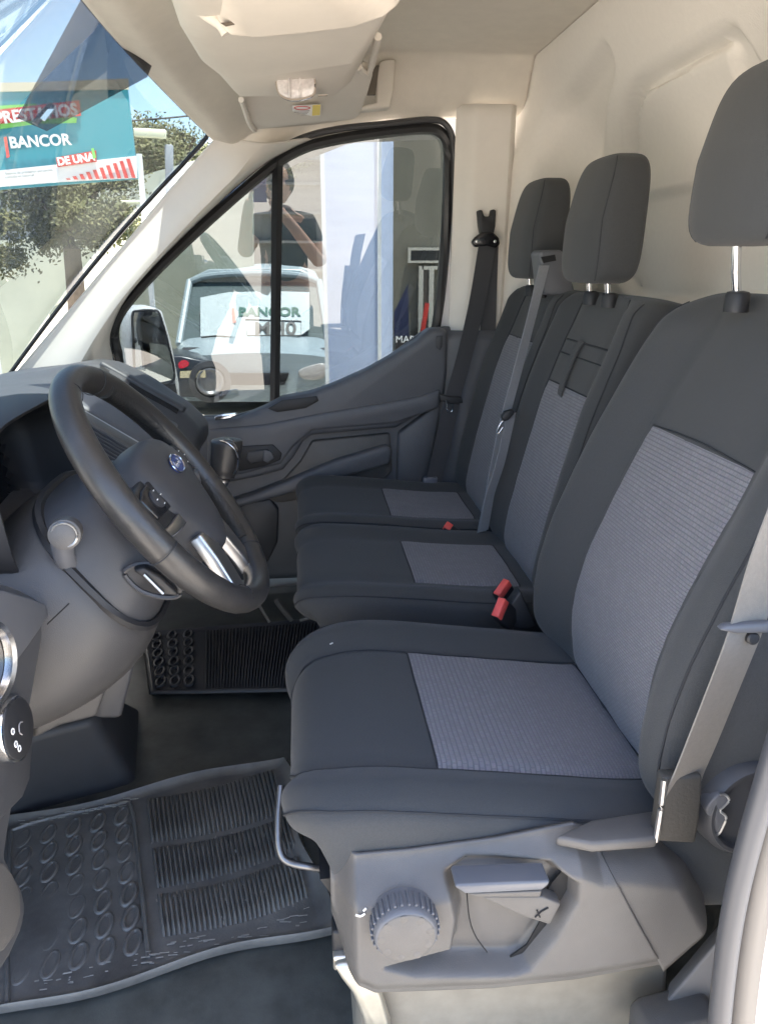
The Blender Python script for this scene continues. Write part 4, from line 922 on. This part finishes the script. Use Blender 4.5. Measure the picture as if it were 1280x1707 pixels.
# ================================================================ NEAR DOOR OPENING
dp = thing('door_opening', 'white painted rear door post with rubber seal at the lower right corner', 'door post', P(1240, 1700, .54))
sp = crv([P(1330, 1130, .55), P(1282, 1290, .55), P(1250, 1400, .55), P(1226, 1500, .55), P(1210, 1600, .55), P(1198, 1720, .55), P(1190, 1850, .55)], 40)
tube('door_seal', sp, .011, mat('seal_light_grey', (.055, .056, .062), .5), dp, 12, upv=(0, 1, 0))
V = []
for p in sp: V += [p+Vector((.009, .004, 0)), p+Vector((.022, -.004, 0)), p+Vector((.034, -.0055, 0))]
mk('seal_flange', V, [(i*3+k, i*3+k+1, i*3+k+4, i*3+k+3) for i in range(39) for k in range(2)], mat('flange_taupe', (.12, .11, .10), .6), dp, solid=.002)
V = []
for p in sp: V += [p+Vector((.034, -.006, 0)), p+Vector((.10, -.055, 0)), p+Vector((.40, -.06, 0))]
mk('post_skin', V, [(i*3+k, i*3+k+1, i*3+k+4, i*3+k+3) for i in range(39) for k in range(2)], WPA, dp)
prism('sill_cover', [P(x, y, .66) for x, y in [(1075, 1790), (1080, 1742), (1095, 1728), (1200, 1700), (1230, 1740), (1230, 1800)]], (0, .06, -.005), PLM, dp, bevel=.008)
prism('post_base', [P(x, y, .70) for x, y in [(1105, 1678), (1205, 1560), (1240, 1500), (1260, 1700), (1190, 1700)]], (.02, .03, 0), PLA, dp, bevel=.005)
box('sill_step', (.0, .50, -.06), (1.5, .16, .10), RUB, dp, bevel=.01)

vb = thing('van_body', 'unseen white van body skin over the cab roof and behind the bulkhead, keeping sun out', 'van', (.3, 1.45, 0))
RS = [(-.33, 1.425), (-.10, 1.52), (.15, 1.585), (.45, 1.60), (1.3, 1.61)]
def roofp(a, b):
    X = lerp(-.33, 1.3, a); Y = lerp(.46, 2.44, b); v = (Y-1.45)/.99; z = interp(RS, X)-.10*abs(v)**6-.14*max(0, abs(v)-.93)/.07
    return Vector((X + (.15*abs(v)**3 if a < .3 else 0)*(1-a/.3 if a < .3 else 0), Y, z))
grid('wide_roof_skin', 40, 40, roofp, WPA, vb, solid=.01, soff=1)  # unseen roof edge widened outward to keep sun off the driver seat
mk('sun_stop_wall', [(1.0, .46, -.1), (1.0, 2.44, -.1), (1.0, 2.44, 1.61), (1.0, .46, 1.61)], [(0, 1, 2, 3)], WPA, vb, solid=.01)  # unseen box behind the bulkhead, added to stop sun leaking in
mk('side_skin', [(.60, 2.42, -.3), (1.3, 2.42, -.3), (1.3, 2.42, 1.55), (.60, 2.42, 1.55)], [(0, 1, 2, 3)], WPA, vb, solid=.01)
mk('side_skin', [(.62, .47, -.3), (1.3, .47, -.3), (1.3, .47, 1.55), (.62, .47, 1.55)], [(0, 1, 2, 3)], WPA, vb, solid=.01)
mk('under_floor', [(-1.3, .5, -.05), (1.3, .5, -.05), (1.3, 2.42, -.05), (-1.3, 2.42, -.05)], [(0, 1, 2, 3)], BLM, vb)
mk('door_skin', [(-.95, 2.40, -.3), (.62, 2.40, -.3), (.62, 2.40, .55), (-.95, 2.40, .55)], [(0, 1, 2, 3)], WPA, vb, solid=.01)
def bonnet(a, b):
    X = lerp(-.86, -1.55, a); Y = lerp(.55, 2.35, b); v = (Y-1.45)/.9
    return Vector((X - .1*(1-v*v), Y, .66-.25*a-.15*a**4-.06*v**4))
grid('bonnet', 20, 30, bonnet, WPA, vb, solid=.01)

# ================================================================ OUTSIDE
GZ = -.60
struct(grid('ground', 3, 3, lambda a, b: (lerp(-200, 200, a), lerp(-200, 200, b), GZ), mat('concrete_paving', (.47, .415, .345), .85, var=.12, vscale=.6)), 'pale concrete paving around the van')
# column
co = thing('building_column', 'white square column outside the passenger window, its blue shade put into the colour', 'column', P(600, 640, 4.2))
cA, cB, cC = P(541, 435, 4.2), P(632, 435, 4.2), P(655, 435, 4.35)
prism('shaft', [Vector((cA.x, 4.2, GZ)), Vector((cB.x, 4.2, GZ)), Vector((cC.x, 4.35, GZ)), Vector((cC.x, 4.6, GZ)), Vector((cA.x, 4.6, GZ))], (0, 0, 4.2), mat('shade_blue_tint', (.54, .62, .82), .6, var=.06, vscale=3), co, bevel=.006)  # bluish shadow on the white column put into its base colour
box('corner_bead', (cA.x, 4.195, 1.2), (.02, .02, 3.5), WPA, co)
box('corner_bead', (cB.x, 4.195, 1.2), (.02, .02, 3.5), WPA, co)
# the column's shade sits in its blue tint, nothing is built overhead
# shop behind
sh = thing('shop_front', 'olive grey shop wall with framed door right of the column', 'shop', (2.2, 6.5, GZ))
SW = mat('olive_grey_wall', (.17, .155, .12), .8, var=.15, vscale=2)
box('wall', (2.50, 6.6, 1.9), (3.64, .2, 5.0), SW, sh)
FRM = mat('pale_frame', (.45, .42, .36), .6)
def rect(name, x0, y0, x1, y1, Y, mt, parent, th=.04, **k):
    a, b = P(x0, y0, Y), P(x1, y1, Y); return box(name, ((a.x+b.x)/2, Y, (a.z+b.z)/2), (abs(b.x-a.x), th, abs(b.z-a.z)), mt, parent, **k)
rect('door_frame', 698, 443, 703, 600, 6.46, FRM, sh); rect('door_frame', 703, 443, 740, 449, 6.46, FRM, sh); rect('door_frame', 715, 449, 720, 600, 6.45, FRM, sh)
rect('window_frame', 680, 412, 735, 417, 6.46, FRM, sh); rect('window_frame', 680, 417, 684, 438, 6.46, FRM, sh); rect('window_frame', 684, 434, 735, 438, 6.46, FRM, sh)
rect('window_pane', 684, 417, 735, 434, 6.47, BLK, sh)
rect('door_pane', 703, 449, 715, 600, 6.47, mat('dark_brown_glass', (.05, .04, .035), .2), sh)
prism('banner', [P(x, y, 6.3) for x, y in [(657, 520), (680, 474), (684, 640), (657, 640)]], (0, .02, 0), mat('navy_cloth', (.015, .02, .06), .8), sh)
rect('counter', 655, 562, 740, 680, 6.2, mat('black_board', (.015, .013, .015), .5), sh, .3)
text('shop_lettering', 'MARKET P', .075, P(659, 571, 6.02), (1, 0, 0), (0, 0, 1), WHT, sh, .001)
tube('red_flag', [P(703, 560, 6.2), P(712, 505, 6.2)], .02, mat('red_cloth', (.5, .03, .02), .7), sh, 6)
# parked hatchback facing us
pc = thing('parked_car', 'white car parked nose on, seen through the passenger window', 'car', (-.3, 9.2, GZ))
CW = mat('car_pale_paint', (.34, .40, .43), .3); YC = 9.0
def sec(pts, Y): return [P(x, y, Y) for x, y in pts]
cs = [sec([(318, 668), (292, 655), (284, 625), (298, 600), (340, 592), (430, 588), (520, 592), (556, 602), (566, 628), (560, 655), (540, 668)], 8.6),
      sec([(316, 668), (288, 650), (286, 612), (302, 588), (345, 580), (430, 577), (520, 580), (552, 590), (562, 615), (556, 650), (540, 668)], 8.9),
      sec([(316, 655), (290, 640), (288, 598), (304, 572), (345, 565), (430, 563), (515, 565), (548, 573), (558, 600), (552, 640), (540, 655)], 9.6),
      sec([(318, 650), (294, 635), (292, 592), (306, 568), (345, 561), (430, 559), (515, 561), (544, 569), (554, 595), (548, 632), (538, 650)], 9.9)]
_s = [crv(r_, 44, True) for r_ in cs]
grid('body', 4, 44, lambda a, b: _s[int(round(a*3))][int(round(b*44)) % 44], CW, pc, closed_v=True, caps=True)
gh_ = [P(x, y, 9.9) for x, y in [(300, 572), (545, 572)]] + [P(x, y, 10.6) for x, y in [(532, 470), (500, 458), (430, 454), (350, 458), (316, 470)]]
mk('windscreen', gh_, [tuple(range(7))], mat('car_glass', (.10, .13, .13), .06, spec=.8), pc, smooth=0)
rf = [P(x, y, 10.6) for x, y in [(316, 470), (350, 458), (430, 454), (500, 458), (532, 470)]]
prism('roof', rf + [p+Vector((0, 2.2, .06)) for p in rf[::-1]], (0, 0, .05), CW, pc, bevel=.03)
for (a_, b_2) in (((298, 574), (316, 468)), ((548, 574), (532, 468))):
    tube('roof_pillar', [P(*a_, 9.88), P(*b_2, 10.58)], .045, CW, pc, 8)
tube('roof_edge', crv([P(x, y, 10.57) for x, y in [(316, 470), (350, 459), (430, 455), (500, 459), (532, 470)]], 20), .04, CW, pc, 8)
for x in (322, 536):
    wl = lathe('wheel', P(x, 622, 9.0)+Vector((0, 0, 0)), (1, 0, 0), [(.22, -.1), (.29, -.09), (.29, .09), (.22, .1), (.001, .06)], RUB, pc, 28)
tube('bonnet_edge', crv([P(x, y, 8.62) for x, y in [(300, 603), (345, 595), (430, 591), (520, 595), (552, 605)]], 20), .02, SEAL, pc, 6)
prism('grille', [P(x, y, 8.55) for x, y in [(372, 622), (482, 622), (474, 642), (380, 642)]], (0, .06, 0), SLOT, pc, bevel=.01)
for sx in (-1, 1):
    prism('headlamp', crv([P(428+sx*dx, y, 8.56) for dx, y in [(70, 618), (105, 606), (118, 612), (110, 630), (80, 632)]], 20, True), (0, .08, 0), LENS, pc, bevel=.01)
# white lettered panel against its windscreen, lower word mirrored
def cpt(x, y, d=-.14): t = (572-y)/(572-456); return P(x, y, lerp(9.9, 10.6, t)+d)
bdp = prism('lettered_panel', [cpt(*q) for q in [(334, 564), (334, 497), (380, 488), (428, 487), (446, 494), (452, 486), (516, 488), (516, 548), (500, 560)]], (0, .01, .01), mat('panel_white', (.42, .48, .50), .5), pc)
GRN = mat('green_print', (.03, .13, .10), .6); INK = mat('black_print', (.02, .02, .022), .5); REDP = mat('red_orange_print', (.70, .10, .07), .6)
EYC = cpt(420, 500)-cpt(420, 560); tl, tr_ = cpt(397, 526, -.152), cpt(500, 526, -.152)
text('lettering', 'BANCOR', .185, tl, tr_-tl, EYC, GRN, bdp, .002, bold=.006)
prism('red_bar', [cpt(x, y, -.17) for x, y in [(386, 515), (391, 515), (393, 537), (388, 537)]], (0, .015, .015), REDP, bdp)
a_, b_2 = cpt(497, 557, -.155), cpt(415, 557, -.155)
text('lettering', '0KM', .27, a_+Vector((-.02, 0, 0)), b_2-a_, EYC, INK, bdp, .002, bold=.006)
tube('lettering_outline', [cpt(x, y, -.15) for x, y in [(409, 532), (502, 535), (502, 559), (412, 559)]], .008, INK, bdp, 4, True)
tube('wiper', crv([cpt(335, 562, -.25), cpt(370, 560, -.25), cpt(405, 566, -.25), cpt(440, 569, -.25)], 14), .012, BLM, pc, 6)
tube('wiper', crv([cpt(440, 570, -.25), cpt(470, 565, -.25), cpt(500, 563, -.25)], 14), .012, BLM, pc, 6)
# red car tail next to it
rcar = thing('dark_car', 'dark parked car with a red tail lamp left of the white car', 'car', (-1.4, 7.4, GZ))
rs = [sec([(180, 662), (180, 606), (240, 594), (300, 592), (338, 600), (366, 620), (376, 642), (376, 662)], 7.2), sec([(170, 650), (170, 596), (236, 584), (296, 580), (330, 588), (356, 604), (366, 622), (366, 645)], 8.4)]
mk('body', rs[0]+rs[1], [tuple(range(8)), tuple(range(8, 16))] + [(i, (i+1) % 8, 8+(i+1) % 8, 8+i) for i in range(8)], mat('dark_car_paint', (.03, .035, .045), .3), rcar, bevel=.03, bseg=3)
prism('tail_lamp', crv([P(x, y, 7.17) for x, y in [(297, 606), (305, 600), (314, 604), (313, 610), (300, 614)]], 14, True), (0, .02, 0), mat('red_lamp', (.65, .02, .05), .2), rcar)
prism('number_plate', [P(x, y, 7.15) for x, y in [(300, 619), (342, 617), (343, 629), (300, 630)]], (0, .01, 0), mat('plate_cream', (.65, .55, .35), .5), rcar)
dw = lathe('wheel', P(350, 636, 7.2), (.25, -1, 0), [(.16, -.1), (.19, -.05), (.19, .02), (.14, .03), (.13, .0), (.001, .0)], RUB, rcar, 28)
lathe('rim', P(350, 636, 7.17), (.25, -1, 0), [(.12, -.02), (.125, .004), (.11, .008), (.09, -.01), (.001, -.004)], mat('dull_alloy', (.20, .20, .21), .4, metal=.6), dw, 24)
# far facade
ff = thing('far_building', 'long grey beige building across the street', 'building', (-1, 17, GZ))
box('wall', (-2.0, 17, 1.1), (9.0, .4, 3.6), mat('grey_render', (.30, .30, .27), .85, var=.15, vscale=.8), ff)
for k in range(5): box('ledge', (-2.0, 16.76, .3+k*.55), (9.0, .12, .05), mat('ledge_grey', (.40, .39, .36), .7), ff)
for k, x in enumerate((-4.6, -3.1, -1.6, -.1, 1.4)): box('window', (x, 16.79, 1.35), (.9, .06, 1.0), mat('window_grey%d' % k, (.08, .10, .10), .2), ff)
box('roof', (-2.0, 17, 3.0), (9.4, 1.2, .2), mat('roof_grey', (.22, .22, .21), .7), ff)
# billboard, seen through the windscreen
bb = thing('billboard', 'teal bank billboard with red stripes seen through the windscreen', 'billboard', P(110, 300, 9)+Vector((0, 0, -3)))
b0, b1_, t1, t0 = P(-90, 322, 8.6), P(229, 297, 8.6), P(212, 146, 8.6), P(-90, 150, 8.6)
t0 = Vector((b0.x, b0.y, P(-90, 148, 8.6).z)); t1 = Vector((b1_.x-.02, b1_.y, t1.z))
TEA = mat('teal_print', (.035, .27, .33), .5)
prism('panel', [b0, b1_, t1, t0], (0, .06, 0), TEA, bb)
def bq(x, y, d=.012): return P(x, y, 8.6-d)
prism('white_band', [bq(*q) for q in [(-85, 292), (110, 272), (227, 259), (229, 296), (100, 303), (-85, 318)]], (0, .008, 0), WHT, bb)
prism('cream_band', [bq(*q) for q in [(-85, 138), (60, 136), (214, 130), (214, 148), (60, 151), (-85, 153)]], (0, .03, 0), mat('cream_print', (.62, .56, .42), .6), bb)
LIM = mat('lime_print', (.22, .62, .12), .6); RDP = mat('red_print_board', (.60, .06, .05), .6)
prism('lime_patch', [bq(*q) for q in [(-85, 180), (60, 172), (62, 180), (128, 196), (127, 204), (60, 206), (-85, 226)]], (0, .006, 0), LIM, bb)
prism('red_patch', [bq(x, y, .02) for x, y in [(-85, 192), (132, 166), (135, 192), (-85, 214)]], (0, .006, 0), RDP, bb)
ex = bq(136, 182)-bq(0, 200)
text('lettering', 'PRESTAMOS', .145, bq(-6, 206, .035), bq(124, 191)-bq(-6, 206), (0, 0, 1), WHT, bb, .003, bold=.005)
text('lettering', 'BANCOR', .140, bq(17, 246, .035), bq(121, 240)-bq(17, 246), (0, 0, 1), WHT, bb, .003, bold=.004)
prism('red_bar', [bq(x, y, .03) for x, y in [(6, 228), (11, 227), (16, 261), (11, 263)]], (0, .006, 0), REDP, bb)
prism('red_patch', [bq(x, y, .03) for x, y in [(93, 262), (160, 250), (161, 269), (96, 278)]], (0, .006, 0), RDP, bb)
text('lettering', 'DE UNA', .098, bq(97, 275, .045), bq(153, 267)-bq(97, 275), (0, 0, 1), WHT, bb, .003, bold=.004)
prism('lime_patch', [bq(x, y, .05) for x, y in [(152, 247), (156, 246), (160, 262), (155, 264)]], (0, .006, 0), LIM, bb)
for k in range(10):
    x = 112+k*12; h = 2+3.3*k
    prism('red_stripe', [bq(x-2-h*.25, 299-k*.35-h, .03), bq(x+4-h*.25, 298.5-k*.35-h, .03), bq(x+6, 299-k*.35, .03), bq(x, 299-k*.35, .03)], (0, .006, 0), RDP, bb)
for k in range(2):
    text('small_print', 'Sistema de préstamos personales' if k == 0 else 'consultá en sucursal', .034, bq(9, 291+k*6, .03), bq(70, 286)-bq(9, 291), (0, 0, 1), GRYP, bb, .001)
pd = P(232, 330, 8.55); box('post', (pd.x+.01, 8.7, .6), (.05, .05, 2.9), WPA, bb)
pd = P(-60, 330, 8.55); box('post', (pd.x, 8.7, .2), (.08, .08, 2.4), WPA, bb)
# pale sheet standing in for the greenish haze reflected in the windscreen
lw = thing('haze_sheet', 'pale green grey sheet below the billboard, standing in for windscreen haze', 'wall', (-5, 12, GZ))
a_ = [P(-700, 560, 12), P(-700, 405, 12), P(20, 400, 12), P(70, 390, 12), P(130, 330, 12), P(260, 285, 12), P(420, 240, 12), P(420, 560, 12)]
prism('haze_face', [Vector((p.x, p.y, GZ)) if i in (0, 7) else p for i, p in enumerate(a_)], (0, .3, 0), mat('pale_green_haze', (.46, .47, .38), .8, var=.1, vscale=1.5), lw)
# street lamps strips / canopy
STM = mat('cream_strip', (.73, .72, .52), .5)
for lb, pts in (('cream canopy strip right of the billboard, against the tree', [(222, 212), (276, 215), (275, 229), (223, 226)]), ('short cream strip low on the pale haze sheet below the billboard', [(200, 333), (241, 333), (241, 339), (200, 340)])):
    cp_ = thing('canopy_strip', lb, 'sign', P(*pts[0], 10), 'cream strips near the billboard')
    prism('strip', [P(x, y, 10) for x, y in pts], (0, .1, 0), STM, cp_, bevel=.01)
    for x, y in (pts[0], pts[1]): box('bracket', P(x+(3 if x == pts[0][0] else -3), y+4, 10.14), (.02, .1, .05), BLM, cp_)
sp_ = thing('street_post', 'grey post in front of the tree right of the billboard', 'post', P(280, 330, 10.1))
prism('shaft', [P(x, y, 10.1) for x, y in [(274, 240), (287, 240), (288, 330), (276, 330)]], (0, .1, 0), mat('post_grey', (.25, .27, .30), .6), sp_, bevel=.01)
# trees
def tree(label, c, rx, rz, n, seed, h):
    random.seed(seed); c = Vector(c)
    t = thing('street_tree', label, 'tree', (c.x, c.y, GZ), 'trees beyond the billboard')
    tube('trunk', crv([(c.x, c.y, GZ), (c.x+.05, c.y, c.z-rz*.6), (c.x, c.y, c.z)], 12), lambda q: .14-.08*q, mat('bark', (.10, .075, .05), .9, var=.3, vscale=8), t, 8)
    for k in range(5):
        a = k*1.3; tube('limb', crv([(c.x, c.y, c.z-rz*.5), (c.x+rx*.3*math.cos(a), c.y+rx*.3*math.sin(a), c.z), (c.x+rx*.7*math.cos(a), c.y+rx*.6*math.sin(a), c.z+rz*.4)], 8), lambda q: .05-.035*q, bpy.data.materials['bark'], t, 6)
    V = []; F = []; cl = [Vector((random.gauss(0, .5)*rx, random.gauss(0, .5)*rx, random.gauss(0, .45)*rz)) for _ in range(26)]
    for i in range(n):
        p = c + random.choice(cl) + Vector((random.gauss(0, .2)*rx, random.gauss(0, .2)*rx, random.gauss(0, .18)*rz))
        d = Vector((random.gauss(0, 1), random.gauss(0, 1), random.gauss(0, 1))).normalized()*random.uniform(.02, .042); e = d.orthogonal().normalized()*.016
        k = len(V); V += [p-d, p+e, p+d, p-e]; F.append((k, k+1, k+2, k+3))
    o = mk('crown', V, F, mat('leaves_%d' % seed, (.055, .080, .025), .7, var=.5, vscale=2, col2=(.14, .13, .04)), t, smooth=0); o['kind'] = 'stuff'
tree('loose olive tree under the billboard at the left edge', P(105, 350, 10.5), .62, .55, 20000, 5, 2)
tree('green tree beyond the far windscreen corner', P(300, 262, 13.5), .95, .55, 24000, 9, 2)
# overhead wires
for lb, pts, Y_ in (('thin dark overhead wire under the billboard', [(-200, 330), (50, 318), (160, 302)], 11), ('thin dark overhead wire right of the billboard in the sky', [(200, 202), (300, 194), (420, 180)], 11.5)):
    wi = thing('overhead_wire', lb, 'wire', P(*pts[1], Y_), 'overhead wires')
    tube('cable', crv([P(x, y, Y_) for x, y in pts], 20), .012, BLM, wi, 5)

# ---------------------------------------------------------------- the photographer, mirrored in the passenger window
pe = thing('person', 'person in dark shirt holding up a phone, mirrored in the passenger window', 'person', (.18, -.42, GZ))
def skinned(name, nodes, edges, mt, parent):
    o0 = OFF[parent]; me = bpy.data.meshes.new(name)
    me.from_pydata([tuple(Vector(p)-o0) for p, r in nodes], edges, []); me.update()
    o = bpy.data.objects.new(name, me); scene.collection.objects.link(o); o.parent = parent; OFF[o] = o0
    sk_ = o.modifiers.new('skin', 'SKIN')
    if not me.skin_vertices: me.skin_vertices.new()
    for i, (p, r) in enumerate(nodes): me.skin_vertices[0].data[i].radius = r if isinstance(r, tuple) else (r, r)
    me.skin_vertices[0].data[0].use_root = True
    o.modifiers.new('sub', 'SUBSURF').render_levels = 2
    me.materials.append(mt); return o
SKN = mat('skin', (.52, .32, .23), .55); SHT = mat('dark_shirt', (.030, .034, .042), .85, bump=.3, bscale=400); JNS = mat('dark_trousers', (.03, .04, .07), .85)
B = lambda x, y, z: (x, y, z)
N = [(B(.18, -.42, .36), (.15, .11)), (B(.18, -.42, .55), (.14, .10)), (B(.18, -.41, .70), (.15, .10)), (B(.18, -.40, .80), (.08, .07)), (B(.17, -.39, .86), (.05, .05)),
     (B(.03, -.40, .75), (.06, .06)), (B(-.07, -.33, .58), (.048, .048)), (B(-.045, -.12, .84), (.034, .034)), (B(-.03, -.055, .93), (.026, .026)),
     (B(.33, -.40, .75), (.06, .06)), (B(.40, -.33, .52), (.048, .048)), (B(.22, -.13, .76), (.034, .034)), (B(.08, -.06, .93), (.026, .026)),
     (B(.09, -.42, .22), (.085, .085)), (B(.08, -.40, -.16), (.06, .06)), (B(.08, -.42, -.53), (.04, .04)), (B(.08, -.34, -.57), (.04, .03)),
     (B(.27, -.42, .22), (.085, .085)), (B(.28, -.40, -.16), (.06, .06)), (B(.28, -.42, -.53), (.04, .04)), (B(.28, -.34, -.57), (.04, .03))]
E_ = [(0, 1), (1, 2), (2, 3), (3, 4), (2, 5), (5, 6), (6, 7), (7, 8), (2, 9), (9, 10), (10, 11), (11, 12), (0, 13), (13, 14), (14, 15), (15, 16), (0, 17), (17, 18), (18, 19), (19, 20)]
body = skinned('body', N, E_, SKN, pe)
skinned('shirt', [(N[0][0], (.165, .125)), (N[1][0], (.155, .115)), (N[2][0], (.165, .115)), (B(.18, -.40, .78), (.09, .08)), (N[5][0], (.075, .075)), (B(-.03, -.36, .66), (.066, .066)), (N[9][0], (.075, .075)), (B(.37, -.36, .62), (.066, .066))],
        [(0, 1), (1, 2), (2, 3), (2, 4), (4, 5), (2, 6), (6, 7)], SHT, pe)
skinned('trousers', [(B(.18, -.42, .32), (.16, .12)), (B(.09, -.42, .20), (.098, .098)), (B(.08, -.40, -.16), (.075, .075)), (B(.08, -.42, -.50), (.06, .06)), (B(.27, -.42, .20), (.098, .098)), (B(.28, -.40, -.16), (.075, .075)), (B(.28, -.42, -.50), (.06, .06))],
        [(0, 1), (1, 2), (2, 3), (0, 4), (4, 5), (5, 6)], JNS, pe)
def headf(a, b):
    t = math.pi*a; z = .98-.115*math.cos(math.pi-t)*-1; r = math.sin(t)**.85; ang = 2*math.pi*b
    jaw = 1-.18*sm((.98-z)/.10)
    x = .074*r*jaw*math.cos(ang); y = .092*r*math.sin(ang)
    if math.sin(ang) > 0: y += .018*math.exp(-(x/.014)**2-((z-.965)/.03)**2) - .008*math.exp(-((abs(x)-.032)/.014)**2-((z-.99)/.014)**2)
    return Vector((.165+x, -.38+y, z))
grid('head', 30, 40, headf, SKN, pe, closed_v=True, smooth=80)
grid('hair', 24, 30, lambda a, b: Vector((.165+.086*math.sin(a*1.9)*math.cos(6.283*b), -.395+.102*math.sin(a*1.9)*math.sin(6.283*b), .985+.125*math.cos(a*1.9)-.06*sm(a)*sm(-math.sin(6.283*b)))), mat('dark_hair', (.03, .02, .015), .6), pe, closed_v=True, smooth=80)
for hx, hs in ((-.03, 1), (.08, -1)):
    for k in range(4):
        b0 = Vector((hx+.004*hs*k, -.052, .935+.020*k)); tube('finger', crv([b0, b0+Vector((.018*hs, -.010, .004)), b0+Vector((.040*hs, -.014+.004*k, .002)), b0+Vector((.055*hs-.004*hs*k, -.030, 0))][:4], 10), lambda t: .0088-.0025*t, SKN, pe, 8)
    b0 = Vector((hx, -.045, .93)); tube('thumb', crv([b0, b0+Vector((.006*hs, .006, .022)), b0+Vector((.018*hs, .010, .04))], 8), lambda t: .0105-.003*t, SKN, pe, 8)
ph = thing('phone', 'violet cased phone held up by the mirrored person', 'phone', (.025, -.045, .93))
box('phone_case', (.025, -.05, .99), (.078, .011, .160), mat('violet_case', (.22, .16, .42), .4), ph, bevel=.006, bseg=3)
lathe('phone_lens', (.0, -.043, 1.02), (0, 1, 0), [(.010, -.004), (.010, .001), (.008, .002), (.001, .0015)], BLK, ph, 20)

# lint on the seats
for pd_, t_, v_ in ((cu, .33, .66),):
    q = pd_.front(t_, v_, .0015); box('lint', q, (.0018, .006, .0012), WHT, ds, Matrix.Rotation(t_*7, 3, 'Z'))

for o in scene.objects:
    if o.parent is None and 'category' in o.keys() and 'group' not in o.keys():
        g = {'seat_belt': 'seat belts in the cab', 'sun_visor': 'sun visors under the roof', 'floor_mat': 'rubber floor mats', 'front_pillar_trim': 'front pillar trims'}.get(o.name.split('.')[0])
        if g: o['group'] = g
